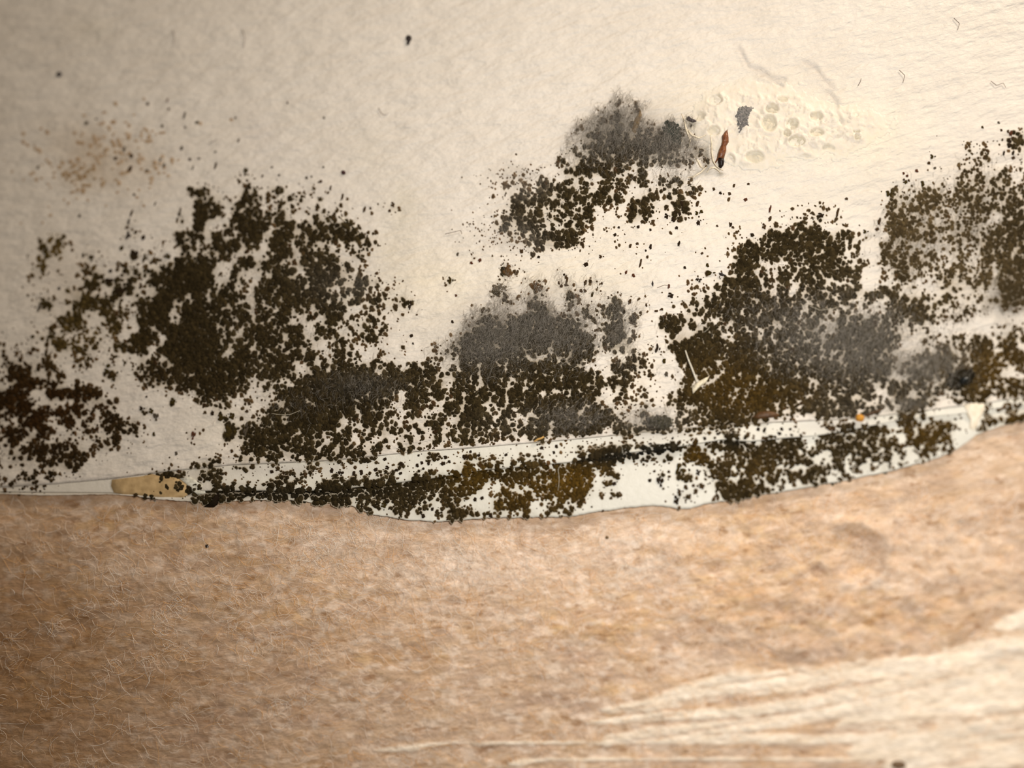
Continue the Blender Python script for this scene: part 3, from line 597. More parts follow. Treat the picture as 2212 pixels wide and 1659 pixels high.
# ---- scatter: jittered lattices of dots kept where the cover allows, clumped by noise, parted by pale veins
VEINS = [[(564, 520), (560, 560), (552, 580), (548, 610), (544, 632), (544, 680)], [(632, 524), (640, 560), (648, 584), (628, 600)], [(740, 524), (744, 590)], [(636, 672), (664, 700), (660, 740)],
         [(676, 658), (704, 704)], [(470, 578), (496, 596)], [(528, 706), (505, 735), (480, 774)], [(616, 732), (608, 760)], [(640, 786), (660, 804)], [(700, 740), (708, 784)], [(378, 648), (370, 680), (374, 700)],
         [(452, 460), (446, 520)], [(460, 486), (462, 500)], [(650, 466), (662, 474)], [(960, 796), (956, 840)], [(1036, 786), (1038, 840)], [(1102, 816), (1096, 842)], [(1192, 736), (1194, 760)], [(1136, 770), (1158, 786), (1180, 768)],
         [(1216, 790), (1236, 760)], [(1004, 852), (996, 890), (988, 900)], [(1048, 870), (1060, 890)], [(1096, 846), (1092, 880), (1070, 906)], [(960, 870), (940, 890)], [(1632, 586), (1640, 600), (1652, 622)], [(1500, 660), (1476, 712), (1466, 740)],
         [(1540, 690), (1520, 706), (1490, 725)], [(1780, 596), (1790, 612), (1784, 618)], [(2148, 584), (2140, 620), (2120, 660)], [(1950, 630), (1975, 612)], [(1900, 650), (1880, 680)], [(2060, 790), (2050, 830)], [(1940, 845), (1925, 870)],
         [(660, 862), (680, 876)], [(770, 880), (780, 900)], [(700, 940), (706, 960)], [(1320, 760), (1345, 740)], [(1360, 700), (1350, 760)]]
def vein_d(px, py):
    d = np.full(px.shape, 1e9)
    for v in VEINS:
        for (x0, y0), (x1, y1) in zip(v[:-1], v[1:]):
            t = np.clip(((px - x0) * (x1 - x0) + (py - y0) * (y1 - y0)) / ((x1 - x0) ** 2 + (y1 - y0) ** 2), 0, 1)
            d = np.minimum(d, np.hypot(px - x0 - t * (x1 - x0), py - y0 - t * (y1 - y0)))
    return d
def lattice(stp, cvs, rmin, rmax, wn, seed):
    g = np.random.default_rng(seed)
    GX, GY = np.meshgrid(np.arange(-240, W_ + 240, stp), np.arange(190, 1140, stp))
    px = (GX + (np.arange(GX.shape[0]) % 2)[:, None] * stp / 2 + g.uniform(-0.42, 0.42, GX.shape) * stp).ravel(); py = (GY + g.uniform(-0.42, 0.42, GX.shape) * stp).ravel()
    k = cover(px, py)
    lean = 0.25 + 0.35 * sstep(1100, 1900, px)                     # the clumps lean more to the right of the photo
    un = (px + lean * py) / 8.5; vn = (py - 0.5 * lean * px) / 14
    nz = 0.6 * fbm(un, vn, 121, 2) + 0.4 * fbm(px / 6, py / 6, 131, 2)
    rank = np.empty_like(nz); rank[np.argsort(nz)] = np.linspace(0, 1, nz.size)
    mixed = wn * rank + (1 - wn) * g.random(nz.size); o = np.argsort(mixed); mixed[o] = np.linspace(0, 1, nz.size)
    kk = k + 0.9 * sstep(1.5, 4, k) * np.clip(gsum(px, py, [(2080, 520, 220, 200, 0, 1.0), (2080, 800, 150, 60, 0, 0.8), (1850, 980, 300, 60, 0, 1.2), (1650, 800, 220, 130, 0, 1.0), (1700, 600, 130, 90, 0, 0.7), (440, 680, 160, 130, 0, 0.7), (1050, 880, 330, 80, 0, 0.5), (1150, 1050, 260, 40, 0, 0.6)]), 0, 1.2) * 0.6
    CV = np.interp(kk, range(10), cvs)
    keep = (mixed < CV) & (py < edge(px) + 1) & (np.abs(py - crack(px)) > 2.0)
    d2 = np.full(px.size, 1e9)
    for sx_, sy_, sr_ in allsp:
        d2 = np.minimum(d2, np.hypot(px - sx_, py - sy_) - sr_)
    keep &= (d2 > 7) | (k > 4.5)
    keep &= (vein_d(px, py) > 5.2)
    keep &= ~((px > 1530) & (px < 2000) & (py > 180) & (py < 380))
    px, py, k = px[keep], py[keep], k[keep]
    r = np.interp(k, [0, 3, 6, 9], [rmin, rmin * 1.5, rmax * 0.9, rmax]) * g.uniform(0.66, 1.3, px.size)
    r = r * (1 - 0.2 * gsum(px, py, [(2050, 500, 200, 260, 0, 1.0)]))
    return px, py, k, r
L1 = lattice(7.6, [0, 0.015, 0.08, 0.22, 0.41, 0.58, 0.74, 0.87, 0.96, 1], 2.1, 5.3, 0.72, 501)
L2 = lattice(6.0, [0, 0, 0, 0.02, 0.05, 0.10, 0.20, 0.38, 0.66, 1], 2.0, 4.6, 0.8, 502)
L3 = lattice(5.0, [0, 0.03, 0.06, 0.10, 0.13, 0.15, 0.15, 0.15, 0.1, 0.1], 1.3, 2.0, 0.3, 503)
px, py, k, r = (np.concatenate(q) for q in zip(L1, L2, L3))
# fine dust specks round the patches
m = 60000
dx = rng.uniform(-100, W_ + 100, m); dy = rng.uniform(200, 1110, m); dk = cover(dx, dy)
wide = (cover(dx + 18, dy) + cover(dx - 18, dy) + cover(dx, dy + 18) + cover(dx, dy - 18) + dk) / 5
pep = gsum(dx, dy, [(1120, 380, 60, 36, 0, 0.5), (1170, 450, 110, 60, 0, 0.35), (1090, 510, 70, 40, 10, 0.6), (1560, 560, 60, 60, 0, 0.05), (400, 1025, 60, 16, 0, 0.25), (1060, 990, 300, 14, -4, 0.1), (1410, 948, 60, 12, 0, 0.4), (1330, 1000, 0.1, 0.1, 0, 0), (600, 1010, 90, 14, 0, 0.3), (1180, 925, 60, 14, 0, 0.5)])
kp = (rng.random(m) < 0.10 * sstep(0.3, 2.5, wide) * sstep(8, 4, dk) + pep) & (dy < edge(dx) - 2) & (np.abs(dy - crack(dx)) > 2)
dx, dy, dk = dx[kp], dy[kp], dk[kp]
px = np.concatenate([px, dx]); py = np.concatenate([py, dy]); k = np.concatenate([k, np.minimum(dk, 6.0)]); r = np.concatenate([r, rng.uniform(0.7, 1.6, dx.size)])

names = list(PATCHES) + list(STRIP_PATCHES)
seeds = [(x, y, i) for i, n in enumerate(names) for x, y in (PATCHES.get(n) or STRIP_PATCHES.get(n))[0]]
best = np.full(px.size, 1e9); owner = np.zeros(px.size, int)
onstrip = (py > crack(px)) & (px > 330)
wob = 14 * (fbm(px / 30, py / 30, 141) - 0.5)
for x, y, i in seeds:
    d = np.hypot(px - x, py - y) + wob + np.where(onstrip != (names[i] in STRIP_PATCHES), 3000, 0)
    q = d < best; best[q] = d[q]; owner[q] = i
patch_objs = {}
for i, n in enumerate(names):
    q = owner == i
    if q.sum() < 3: continue
    x, y, kk, rr = px[q], py[q], k[q], r[q]
    g = np.random.default_rng(200 + i)
    far = (np.abs(x - 1106) > 1300)
    base = surf_h(x, y)
    grey = np.clip(gsum(x, y, TINTS[0][1] + TINTS[1][1]), 0, 1)
    V, F, mm = blobs(x, y, rr * 0.93 * (1 + 0.15 * grey), rr * g.uniform(0.22, 0.42, x.size) * (1 + 0.3 * (kk > 6)), base, 8, g.uniform(0.8, 1.5, x.size), g.uniform(-0.9, 0.5, x.size), 300 + i, 1.42)
    c = mould_col(x, y, kk, g)
    o = mesh_obj('mould_patch', V, F, M_mould, None, halo_cols(c, mm, 8, lin(206, 190, 166), 0.88 * sstep(5, 12, np.abs(y - groove(x))) * sstep(0.8, 2.5, rr)))
    tag(o, (PATCHES.get(n) or STRIP_PATCHES.get(n))[1], 'mould', 'patches of mould on the wall and strip', 'stuff')
    patch_objs[n] = o

# faint brown mottling, very thin film-like colonies at the upper left
g = np.random.default_rng(77)
m = 500
x = g.normal(225, 75, m); y = g.normal(345, 42, m) - (x - 225) * 0.12
q = fbm(x / 16, y / 14, 151, 2) > 0.5
x, y = x[q], y[q]; rr = g.uniform(3, 7, x.size)
V, F, mm = blobs(x, y, rr, 0.5 + 0 * x, wall_h(x, y) - 0.3, 8, g.uniform(0.5, 1.2, x.size), g.uniform(-0.6, 0.2, x.size), 78)
a = g.random(x.size)[:, None]
c = (lin(206, 184, 158) * a + lin(182, 154, 124) * (1 - a)); w = np.exp(-(((x - 185) / 60) ** 2 + ((y - 382) / 22) ** 2))[:, None]
c = c * (1 - 0.6 * w) + lin(146, 116, 70) * 0.6 * w
o = mesh_obj('mould_patch', V, F, M_mould, None, np.repeat(c, mm, 0))
tag(o, PATCHES['pale'][1], 'mould', 'patches of mould on the wall and strip', 'stuff')

# ---- pale grey fur over the older colonies
FUR = {
 'furry': ([(1320, 270, 100, 60, -15, 1.0), (1450, 310, 72, 62, 20, 1.0)], 5400, 'fine grey fur'),
 'dome': ([(1140, 690, 150, 64, -8, 1.0), (1040, 745, 70, 46, 0, 0.9), (1230, 740, 80, 50, 0, 0.5), (1345, 710, 30, 60, 0, 0.7), (1240, 905, 70, 26, 0, 0.7), (1400, 905, 40, 20, 0, 0.8)], 8400, 'fine grey fur'),
 'smoky': ([(1800, 740, 150, 66, 15, 1.0), (1900, 700, 60, 40, 0, 0.8)], 5200, 'fine grey fur'),
 'corner': ([(2000, 790, 70, 40, 0, 1.0), (1960, 880, 50, 22, 0, 0.7)], 1800, 'fine grey fur'),
 'band': ([(780, 840, 90, 30, 0, 0.8), (640, 880, 80, 30, 0, 0.4)], 700, 'fine grey fur'),
 'edge': ([(2180, 640, 40, 50, 0, 1.0), (2090, 700, 60, 30, 0, 0.4), (1960, 520, 60, 80, 0, 0.5), (2110, 480, 90, 90, 0, 0.45)], 5200, 'fine brown fur'),
 'solid': ([(1560, 780, 120, 90, 0, 0.5), (1680, 560, 60, 40, 0, 0.5)], 1400, 'fine brown fur'),
 'big': ([(520, 700, 200, 130, 0, 0.5)], 1800, 'fine brown fur'),
}
for i, (n, (lst, cnt, lab)) in enumerate(FUR.items()):
    x0 = min(a[0] - 1.8 * a[2] for a in lst); x1 = max(a[0] + 1.8 * a[2] for a in lst)
    y0 = min(a[1] - 1.8 * a[3] for a in lst); y1 = max(a[1] + 1.8 * a[3] for a in lst)
    brown = 'brown' in lab
    def fc(x, y, g, brown=brown):
        a = g.random(len(x))[:, None]
        return (lin(96, 82, 56) * a + lin(74, 60, 36) * (1 - a)) if brown else (lin(176, 168, 156) * a + lin(116, 108, 96) * (1 - a))
    den = lambda x, y, lst=lst: np.clip(gsum(x, y, lst), 0, 1) * sstep(0.3, 2.2, cover(x, y)) * (y < crack(x) - 4)
    f = fibres('fur', cnt, (x0, y0, min(x1, 2300), y1), den, (7, 20), (0.10, 0.24), 6, lambda X, Y: wall_h(X, Y) + 3.0, fc, M_hair, patch_objs[n], -1.3, 0.6, 1.1, 400 + i, 5)
    tag(f, lab, kind='stuff')

# ---- separate specks, each its own thing
SPC = dict(d=lin(64, 48, 32), b=lin(98, 74, 48), o=lin(88, 72, 34), g=lin(116, 104, 88), r=lin(120, 74, 52))
SPM = {q: material('speck_' + nme, 0.9, noise=[(2600, 0.7, 1.2, (1, 0.97, 0.9), 3)], bump=[(3000, 0.0002, 3, (1, 1, 1))], colour=tuple(SPC[q]), spec=0.08)
       for q, nme in dict(d='dark', b='brown', o='olive', g='grey', r='reddish').items()}
LOOK = dict(d='dark', b='brown', o='olive', g='grey', r='reddish')
WHERE = {'upper': 'among the faint mottling on the upper left wall', 'cluster': 'just above the top fringe of the biggest dark patch', 'middle': 'on cream wall above the grey topped dome patch',
         'between': 'between the dome patch and the solid dark patch', 'right': 'on clean wall below the rusty splinter', 'crust_side': 'on clean wall above the speckled upper right patch',
         'ledge': 'on the white ledge between crack and groove', 'flap': 'on the torn white flap below the groove', 'left': 'on clean wall left of the biggest dark patch', 'gap': 'on clean wall left of the dark band above the crack'}
protos = {}
def speck_mesh(var, q):
    key = (var, q)
    if key not in protos:
        g = np.random.default_rng(900 + var); seg = 12
        if var >= 5:                                              # a clump of small domes for the larger specks
            g2 = np.random.default_rng(var); n_ = 9; a_ = g2.random(n_) * 6.28; d_ = np.sqrt(g2.random(n_)) * 0.72
            bx_, bz_, br_ = np.cos(a_) * d_, np.sin(a_) * d_, g2.uniform(0.28, 0.5, n_); Vs = []; Fs = []
            for i_ in range(n_):
                b0 = len(Vs) * 1; t8 = np.arange(8) * 0.7854; base_i = sum(len(q_) for q_ in Vs)
                j8 = 1 + 0.25 * (g2.random(8) * 2 - 1)
                Vs.append(np.concatenate([np.column_stack([bx_[i_] + np.cos(t8) * br_[i_] * j8 * f8, -h8 + 0 * t8, bz_[i_] - np.sin(t8) * br_[i_] * j8 * f8]) for f8, h8 in ((1, -0.1), (0.75, 0.26))] + [np.array([[bx_[i_], -0.36, bz_[i_]]])]))
                kq = np.arange(8); kr = (kq + 1) % 8
                Fs.append((base_i + np.stack([kq, kq + 8, kr + 8, kr], -1), base_i + np.stack([kq + 8, 16 + 0 * kq, kr + 8], -1)))
            tmp = mesh_obj('mould_speck', np.concatenate(Vs), [np.concatenate([f_[0] for f_ in Fs]), np.concatenate([f_[1] for f_ in Fs])], SPM[q]); protos[key] = tmp
            return tmp
        ang = np.arange(seg) * 2 * math.pi / seg
        jit = 1 + 0.32 * (g.random(seg) * 2 - 1); V = []
        for f, h in ((1.0, -0.15), (0.80, 0.24), (0.45, 0.40)):
            V += [(math.cos(a) * f * j, -h * (0.9 + 0.2 * g.random()), -math.sin(a) * f * j) for a, j in zip(ang, jit)]
        V.append((0, -0.44, 0)); V = np.array(V); kk = np.arange(seg); k2 = (kk + 1) % seg
        Q = np.concatenate([np.stack([o_ + kk, o_ + seg + kk, o_ + seg + k2, o_ + k2], -1) for o_ in (0, seg)])
        T = np.stack([2 * seg + kk, 3 * seg + 0 * kk, 2 * seg + k2], -1)
        B = np.arange(seg)[None, :]
        tmp = mesh_obj('mould_speck', V, [Q, T, B], SPM[q]); protos[key] = tmp
    return protos[key]
used_p = set()
cnt = 0
for zone, lst in SPECKS.items():
    for (x, y, rr, st, q) in lst:
        if rr <= 0: continue
        cnt += 1
        vi = 5 + cnt % 3 if rr >= 6 else cnt % 5
        p = speck_mesh(vi, q); key = (vi, q)
        if key in used_p:
            o = p.copy(); COL.objects.link(o)
        else:
            o = p; used_p.add(key)
        v = xyz(np.array([x]), np.array([y]), surf_h(np.array([float(x)]), np.array([float(y)])))[0]
        o.location = v; s = rr * PXM * 1.1
        o.scale = (s / math.sqrt(max(st, 1) if st > 1 else 1), s * 0.9, s * st if st > 1 else s * st)
        o.rotation_euler = (0, 0.25 if st > 1.3 else 0.0, 0)
        big = 'larger' if rr >= 6 else 'tiny' if rr <= 3 else 'small'
        tag(o, f'{big} {LOOK[q]} mould speck {WHERE[zone]}', 'mould speck', f'{big} {LOOK[q]} specks {WHERE[zone]}')

def lump(name, x, y, pts, h, mat, label, cat, hfun=surf_h, lift=0.0, parent=None, rings=((1, -0.4), (0.9, 0.45), (0.6, 0.85), (0.25, 1.0)), col=None):
    """an irregular chip: outline pts (photo px offsets) inflated to height h"""
    P0 = np.array(pts, float); n = len(P0); g = np.random.default_rng(int(x * 7 + y))
    c0 = P0.mean(0); V = []
    b = float(hfun(np.array([float(x)]), np.array([float(y)]))[0]) + lift
    ox = []; 
    for f, hh in rings:
        ox.append(np.column_stack([x + c0[0] + (P0[:, 0] - c0[0]) * f, y + c0[1] + (P0[:, 1] - c0[1]) * f, b + h * hh * (1 + 0.2 * (g.random(n) - 0.5))]))
    ox.append(np.array([[x + c0[0], y + c0[1], b + h]]))
    A = np.concatenate(ox); V = xyz(A[:, 0], A[:, 1], A[:, 2]); o3 = xyz(np.array([float(x)]), np.array([float(y)]), np.array([b]))[0]
    V = V - o3
    kk = np.arange(n); k2 = (kk + 1) % n
    Q = np.concatenate([np.stack([i * n + kk, i * n + k2, (i + 1) * n + k2, (i + 1) * n + kk], -1) for i in range(len(rings) - 1)])
    T = np.stack([(len(rings) - 1) * n + kk, (len(rings) - 1) * n + k2, len(rings) * n + 0 * kk], -1)
    ob = mesh_obj(name, V, [Q, T, np.arange(n)[None, ::-1]], mat, parent)
    ob.location = o3 if parent is None else Vector(o3) - parent.location
    if cat: tag(ob, label, cat)
    elif label: ob['label'] = label
    return ob

def cluster(name, x, y, pts, n, rad, h, mat, label, cat, lift=0.0, seed=0, hfun=surf_h, spread=0.08):
    """a rough tuft: many small domes heaped inside an outline"""
    g = np.random.default_rng(seed + 60); P0 = np.array(pts, float); c0 = P0.mean(0)
    i = g.integers(0, len(P0), n); t = g.random(n); q = g.random(n) ** 0.5 * (1 + spread * g.normal(size=n))
    e = P0[i] * (1 - t)[:, None] + P0[(i + 1) % len(P0)] * t[:, None]
    X = x + c0[0] + (e[:, 0] - c0[0]) * q; Y = y + c0[1] + (e[:, 1] - c0[1]) * q
    rr = g.uniform(*rad, n); base = hfun(X, Y) + lift + h * np.clip(1 - q ** 2, 0, 1) * g.uniform(0.6, 1, n)
    V, F, _ = blobs(X, Y, rr, rr * 0.7, base, 8, g.uniform(0.7, 1.4, n), g.uniform(-1, 1, n), seed)
    o = mesh_obj(name, V, F, mat); return tag(o, label, cat)

def ell(rx, ry, a=0, n=14, j=0.12, s=0):
    g = np.random.default_rng(s + 5); t = np.arange(n) * 2 * math.pi / n; q = 1 + j * (g.random(n) * 2 - 1)
    u = rx * np.cos(t) * q; v = ry * np.sin(t) * q; c, sn = math.cos(math.radians(a)), math.sin(math.radians(a))
    return np.column_stack([u * c - v * sn, u * sn + v * c])

D_ = plain('dark_speck', (44, 34, 30)); 
lump('dark_speck', 883, 86, [(-5, -9), (0, -11), (6, -8), (7, -1), (3, 5), (0, 12), (-5, 12), (-4, 4), (-7, -2)], 5, D_, 'dark oval speck alone on clean white wall near the top edge', 'speck')
lump('dark_speck', 128, 161, ell(6, 6, s=1), 4, plain('grey_speck', (66, 58, 56)), 'round dark grey speck alone at the upper left of the wall', 'speck')
lump('dark_speck', 742, 373, ell(5, 5.5, s=2), 4, plain('maroon_speck', (62, 30, 28)), 'dark maroon round speck above the right top of the biggest patch', 'speck')
cluster('mould_clump', 1097, 582, [(0, -11), (5, -7), (9, 0), (11, 7), (6, 10), (2, 14), (-3, 10), (-9, 9), (-11, 6), (-5, -3)], 60, (1.6, 3.2), 3, SPM['b'], 'triangular brown mould clump alone above the grey topped dome patch', 'mould')
cluster('mould_clump', 1078, 622, ell(15, 11, 0, 18, .22, 3), 90, (0.8, 2.2), 2, SPM['g'], 'fuzzy grey round mould clump left of its darker twin above the dome patch', 'mould')
cluster('mould_clump', 1157, 618, [(-14, -2), (-6, -8), (0, -11), (7, -4), (14, 3), (7, 8), (3, 14), (-2, 7), (-8, 4)], 80, (1.0, 2.6), 2, SPM['b'], 'fan shaped brown mould clump just above the dome patch', 'mould')
lump('dark_chip', 1560, 592, [(-8, -3), (-4, -2), (0, -5), (2, 0), (9, 3), (0, 5), (-6, 3)], 5, D_, 'tiny jagged dark chip beside the solid dark patch', 'chip')
lump('dark_chip', 1410, 614, [(0, -9), (2, -2), (1, 6), (-2, 2), (-3, -1)], 3, D_, 'tiny black sliver on clean wall right of the dome patch', 'chip')
lump('dark_chip', 459, 1088, [(-16, 7), (-8, 4), (-1, 2), (5, -8), (10, -20), (15, -22), (16, -12), (12, 2), (4, 8), (-6, 8)], 9, plain('black_chip', (34, 26, 18), 0.9, 0.05), 'curved black chip hanging over the torn edge onto brown paper', 'chip', hfun=flap_h, lift=2)
lump('dark_speck', 446, 1180, ell(4, 4, s=8), 3, D_, 'small black speck on brown paper below the torn edge', 'speck', hfun=tan_h)
lump('dark_speck', 1311, 1161, ell(4, 3.5, s=9), 3, plain('brown_speck', (110, 84, 50)), 'small brown speck on brown paper under the middle of the strip', 'speck', hfun=tan_h)
lump('dark_speck', 1940, 1652, ell(16, 9, s=10), 4, plain('brown_grain', (116, 92, 66)), 'dark grain on the white smeared paper at the bottom edge', 'speck', hfun=tan_h)

# rusty splinter standing on its edge in the crust
sp = bpy.data.objects.new('rusty_splinter', None); COL.objects.link(sp)
sp.location = xyz(np.array([1562.]), np.array([330.]), np.array([2.]))[0]
tag(sp, 'reddish brown rusty splinter stuck upright in the cream crust', 'splinter')
RST = material('rust', 0.35, noise=[(900, 0.45, 1.25, (1, 0.72, 0.5), 4)], bump=[(1400, 0.0003, 4, (1, 1, 1))], colour=tuple(lin(128, 78, 44)), spec=0.45)
def bar(name, path, rad, mat, parent, sides=8, flat=0.7):
    A = np.array(path, float); c = xyz(A[:, 0], A[:, 1], A[:, 2])[None] - np.array(parent.location)[None, None]
    V, F = tubes(c, np.array(rad, float)[None] * PXM, sides)
    g = np.random.default_rng(len(path)); V = V + g.normal(size=V.shape) * 0.35 * PXM
    return mesh_obj(name, V, F, mat, parent)
bar('shaft', [(1570, 282, 5), (1568, 289, 6), (1566, 298, 7), (1566, 308, 7), (1563, 316, 6.5), (1561, 326, 7), (1558, 336, 7), (1556, 345, 7)], [1, 4.4, 7.6, 7.8, 5.4, 7.6, 7.8, 7], RST, sp)
o = bar('dark_tip', [(1556.5, 344, 7), (1557, 352, 6.5), (1557, 358, 5.5), (1555, 364, 4)], [6, 6.4, 5, 3], plain('burnt', (30, 16, 10), 0.4), sp); o['label'] = 'blackened lower tip'
o = bar('thorn', [(1545, 352, 2), (1549, 346, 5), (1553, 336, 6), (1554, 330, 6)], [0.8, 1.6, 2.4, 1.5], RST, sp)
RIM = plain('cream_rim', (236, 222, 196), 0.5)
for j, pth in enumerate([[(1534, 292, 3), (1537, 310, 6), (1537, 330, 7), (1540, 350, 7), (1548, 362, 6), (1562, 370, 5)],
                         [(1486, 384, 2), (1500, 382, 4), (1514, 374, 6), (1526, 362, 6)],
                         [(1527, 374, 3), (1532, 366, 6), (1542, 363, 6), (1550, 368, 5), (1556, 374, 3)],
                         [(1478, 266, 2), (1484, 280, 5), (1494, 294, 6), (1510, 300, 5), (1526, 292, 3)],
                         [(1472, 246, 2), (1478, 262, 5), (1482, 282, 6), (1491, 304, 4), (1488, 320, 2)],
                         [(1500, 338, 2), (1508, 350, 5), (1514, 362, 5), (1522, 366, 3)]]):
    A = np.array(pth, float); t_ = np.linspace(0, len(A) - 1, 18)
    B = np.column_stack([np.interp(t_, np.arange(len(A)), A[:, i]) for i in range(3)])
    V, F = tubes(xyz(B[:, 0], B[:, 1], B[:, 2])[None], (1.9 - 1.3 * np.abs(np.linspace(-1, 1, 18)))[None] * PXM * 1.1, 6)
    o = mesh_obj('cream_strand', V, F, RIM)
    tag(o, ['long pale strand curving left of the rusty splinter', 'pale strand below left of the splinter, lowest of them', 'hooked pale strand under the splinter tip', 'pale strand forking above the grey patch',
            'pale strand bordering the dark green tuft', 'short pale strand in the grey patch below the splinter'][j], 'strand', 'pale strands around the splinter')

cluster('dust_fleck', 1606, 255, [(-10, -20), (4, -24), (12, -22), (20, -20), (12, -12), (9, 0), (8, 16), (-2, 22), (-8, 30), (-12, 20), (-14, 8), (-15, -6)], 520, (0.9, 2.4), 2, material('blue_grey_dust', 0.9, noise=[(2200, 0.7, 1.25, (0.9, 1, 1), 4)], bump=[(2600, 0.0003, 3, (1, 1, 1))], colour=tuple(lin(134, 126, 120))),
     'blue grey rough fleck on the cream crust right of the splinter', 'fleck', hfun=lambda a, b: wall_h(a, b) + crust_h(a, b)[0], lift=0.2)
lump('dark_pellet', 1493, 259, [(-10, -5), (-6, -7), (0, -2), (10, 2), (13, 6), (4, 7), (-5, 4), (-11, 0)], 6, plain('grey_pellet', (74, 64, 64)), 'small dark grey pellet in the crust left of the splinter', 'pellet', hfun=lambda a, b: wall_h(a, b) + 2)
cluster('green_tuft', 1453, 284, ell(26, 15, 62, 20, .2, 4), 300, (1.4, 3.2), 5, material('dark_tuft', 0.95, noise=[(2000, .6, 1.2, (1, 1, 1), 3)], bump=[(2500, .0005, 3, (1, 1, 1))], colour=tuple(lin(62, 66, 58)), spec=.1), 'dark green grey tuft in the grey furry patch', 'tuft', hfun=wall_h, lift=1)
lump('tan_scab', 1373, 268, [(6, -24), (12, -32), (14, -20), (10, -6), (6, 10), (-2, 22), (-9, 16), (-6, 0), (-2, -12)], 4, plain('tan_scab', (140, 114, 76)), 'elongated tan scab in the grey furry patch', 'scab', hfun=wall_h)
cluster('fluff_ball', 1428, 912, ell(26, 13, 8, 22, .16, 6), 360, (1.0, 2.8), 7, material('fluff', 0.95, noise=[(1800, .5, 1.4, (1, 1, 1), 4)], bump=[(2200, .0006, 4, (1, 1, 1))], colour=tuple(lin(78, 73, 60)), spec=.1), 'dark grey ball of fluff lodged on the crack', 'fluff', hfun=wall_h, lift=1)
bd = bpy.data.materials.new('black_gloss'); bd.use_nodes = True
bd.node_tree.nodes['Principled BSDF'].inputs['Base Color'].default_value = (0.006, 0.008, 0.008, 1); bd.node_tree.nodes['Principled BSDF'].inputs['Roughness'].default_value = 0.12
cluster('mould_clump', 2076, 818, ell(32, 19, -22, 22, .2, 11), 300, (2, 4.5), 4, material('black_tuft', 0.9, noise=[(2000, .6, 1.2, (1, 1, 1), 3)], bump=[(2500, .0005, 3, (1, 1, 1))], colour=tuple(lin(38, 32, 20)), spec=.1), 'black mould clump carrying the shiny droplet near the right edge', 'mould', hfun=wall_h)
lump('droplet', 2080, 823, ell(11, 8, -25, 18, .05, 12), 9, bd, 'shiny black droplet with a bright glint near the right edge', 'droplet', hfun=wall_h, lift=9, rings=((1, -0.3), (0.94, 0.35), (0.75, 0.68), (0.5, 0.88), (0.25, 0.97)))
lump('orange_crumb', 1857, 903, ell(10, 9, 20, 12, .14, 13), 9, plain('orange_crumb', (214, 150, 52), 0.5), 'orange yellow crumb lying on the crack at right', 'crumb', hfun=wall_h, lift=2)
lump('straw_flake', 1165, 947, [(-13, 7), (-4, 0), (4, -2), (10, -5), (12, -2), (4, 3), (-2, 5), (-10, 8)], 5, plain('straw', (206, 164, 96), 0.5), 'straw coloured flake on the crack below the dome patch', 'flake', hfun=wall_h, lift=2)
lump('brown_husk', 1656, 896, [(-34, 6), (-18, -6), (0, -9), (16, -7), (26, -2), (30, 3), (20, 6), (0, 8), (-18, 10)], 8, plain('husk', (96, 66, 36), 0.5, n=1200, lo=.5), 'brown ridged husk just above the crack left of the orange crumb', 'husk', hfun=wall_h, lift=1)
lump('brown_husk', 1885, 889, [(-22, 10), (-6, 2), (12, -4), (24, -8), (20, -2), (4, 6), (-12, 12)], 6, plain('husk_dark', (84, 58, 30), 0.5, n=1200, lo=.5), 'thin dark brown husk right of the orange crumb', 'husk', hfun=wall_h, lift=1)
lump('yellowed_tape', 0, 0, [(242, 1036), (275, 1032), (305, 1029), (330, 1024), (344, 1028), (372, 1030), (396, 1036), (414, 1052), (408, 1068), (392, 1079), (360, 1078), (330, 1076), (300, 1070), (268, 1068), (246, 1064), (240, 1050)], 1.6,
     plain('yellowed_tape', (196, 166, 120), 0.6, 0.2, 600, .7), 'yellowed scrap of tape at the left end of the torn strip', 'tape', hfun=lambda a, b: 0 * a + 1.8, rings=((1, -0.8), (0.985, 0.8), (0.7, 1.0), (0.3, 1.0)))
lump('paper_scrap', 0, 0, [(388, 1033), (412, 1030), (440, 1048), (446, 1066), (430, 1070), (416, 1060), (404, 1046)], 2.2, M_strip and plain('white_scrap', (226, 222, 206)), 'small white paper scrap right of the yellowed tape', 'scrap', hfun=lambda a, b: 0 * a + 2.2, rings=((1, -0.8), (0.96, 0.8), (0.6, 1.0)))
lump('paint_blob', 0, 0, [(2082, 874), (2110, 867), (2128, 871), (2128, 886), (2115, 906), (2110, 926), (2102, 937), (2092, 928), (2095, 908), (2086, 890)], 3.5, plain('cream_blob', (234, 222, 200), 0.45, 0.3, 900, .9, 0.00004), 'cream paint blob bridging the white strip near its right end', 'blob', hfun=lambda a, b: 0 * a + 2)

def hair(name, pts, r0, r1, c, label, cat, group=None):
    A = np.array(pts, float); t_ = np.linspace(0, len(A) - 1, 14)
    B = np.column_stack([np.interp(t_, np.arange(len(A)), A[:, i]) for i in range(3)])
    V, F = tubes(xyz(B[:, 0], B[:, 1], B[:, 2])[None], np.linspace(r0, r1, 14)[None] * PXM, 6)
    o = mesh_obj(name, V, F, c); return tag(o, label, cat, group)
BR = plain('bristle', (226, 218, 200), 0.4, 0.5)
hair('bristle', [(1480, 759, 12), (1486, 778, 14), (1495, 800, 12), (1506, 828, 8)], 1.3, 2.2, BR, 'straight pale bristle lying across the solid dark patch', 'bristle')
lump('paint_blob', 0, 0, [(1494, 836), (1506, 826), (1520, 818), (1533, 812), (1526, 826), (1510, 838), (1500, 848), (1496, 852)], 3, plain('cream_fleck', (236, 224, 196)), 'cream paint fleck at the foot of the pale bristle', 'blob', hfun=lambda a, b: 0 * a + 3)
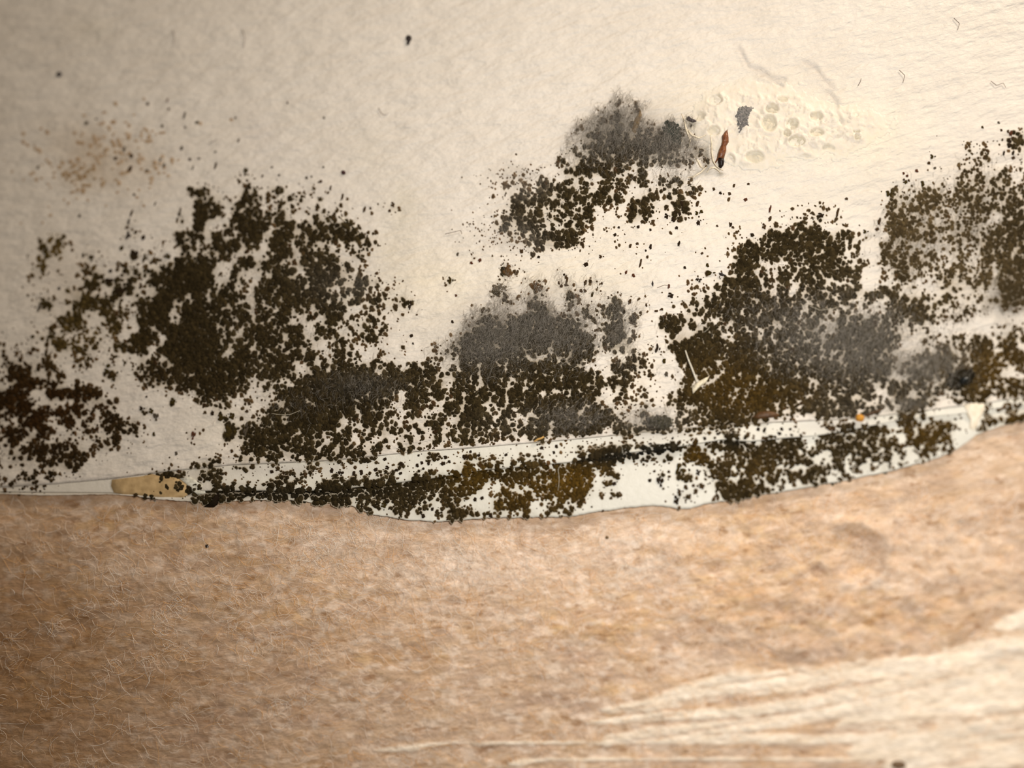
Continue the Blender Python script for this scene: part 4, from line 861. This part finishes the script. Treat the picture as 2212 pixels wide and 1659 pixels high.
hair('pale_fibre', [(737, 470, 8), (743, 476, 11), (750, 482, 9)], 1.8, 0.8, BR, 'short bright fibre on the top right of the biggest patch', 'fibre')
BH = plain('thin_hair', (206, 196, 174), 0.4, 0.5)
for j, (pts, lab) in enumerate([([(2148, 620, 8), (2152, 600, 12), (2156, 584, 12), (2162, 572, 8)], 'thin pale hair in the upper right mould patch'),
                                ([(606, 884, 10), (612, 880, 12), (619, 868, 10)], 'thin pale hair on the dark band below the biggest patch'),
                                ([(590, 894, 10), (606, 897, 13), (630, 897, 12), (650, 888, 9)], 'thin curved hair beside its shorter twin on the dark band'),
                                ([(1206, 1060, 8), (1209, 1036, 11), (1206, 1014, 10), (1216, 1000, 9), (1230, 990, 8)], 'thin pale hair standing over the olive clumps of the strip'),
                                ([(1520, 720, 10), (1528, 714, 14), (1532, 708, 12)], 'short thin hair in the solid dark patch'),
                                ([(1454, 926, 6), (1450, 905, 10), (1440, 890, 12), (1434, 868, 10)], 'thin pale hair rising from the ball of fluff'),
                                ([(1748, 662, 6), (1770, 672, 8), (1800, 668, 8), (1810, 664, 6)], 'thin hair on the smoky patch')]):
    hair('pale_hair', pts, 0.5, 0.4, BH, lab, 'hair')

GH = plain('grey_lint', (126, 112, 104), 0.6)
for pts, lab in [([(374, 66, 2), (378, 80, 3), (376, 96, 2)], 'thin grey lint fibre left of centre near the top edge'),
                 ([(522, 62, 2), (530, 80, 3), (527, 104, 2)], 'thin grey lint fibre right of its twin near the top edge'),
                 ([(818, 234, 2), (826, 248, 3), (834, 250, 3), (840, 244, 2)], 'hooked grey lint fibre on the wall above the yellow stain'),
                 ([(1853, 186, 2), (1858, 178, 3), (1860, 170, 2)], 'short reddish lint on the wall right of the crust wrinkles'),
                 ([(2060, 40, 2), (2072, 52, 3), (2068, 66, 2)], 'thin lint fibre near the top right corner'),
                 ([(2140, 176, 2), (2152, 186, 3), (2166, 180, 3), (2172, 190, 2)], 'branched lint fibre at the right under the top corner'),
                 ([(1942, 152, 2), (1954, 164, 3), (1950, 180, 2)], 'thin lint fibre on clean wall right of the crust'),
                 ([(962, 506, 2), (980, 502, 3), (996, 498, 3), (998, 506, 2)], 'grey lint thread left of the peppery black patch'),
                 ([(452, 640 - 330, 2), (464, 306, 3), (470, 300, 2)], 'tiny lint fibre right of the faint mottling'),
                 ([(1420, 622, 2), (1436, 616, 3), (1444, 618, 2)], 'tiny curved lint right of the black sliver')]:
    hair('lint_fibre', pts, 0.7, 0.45, GH, lab, 'lint')
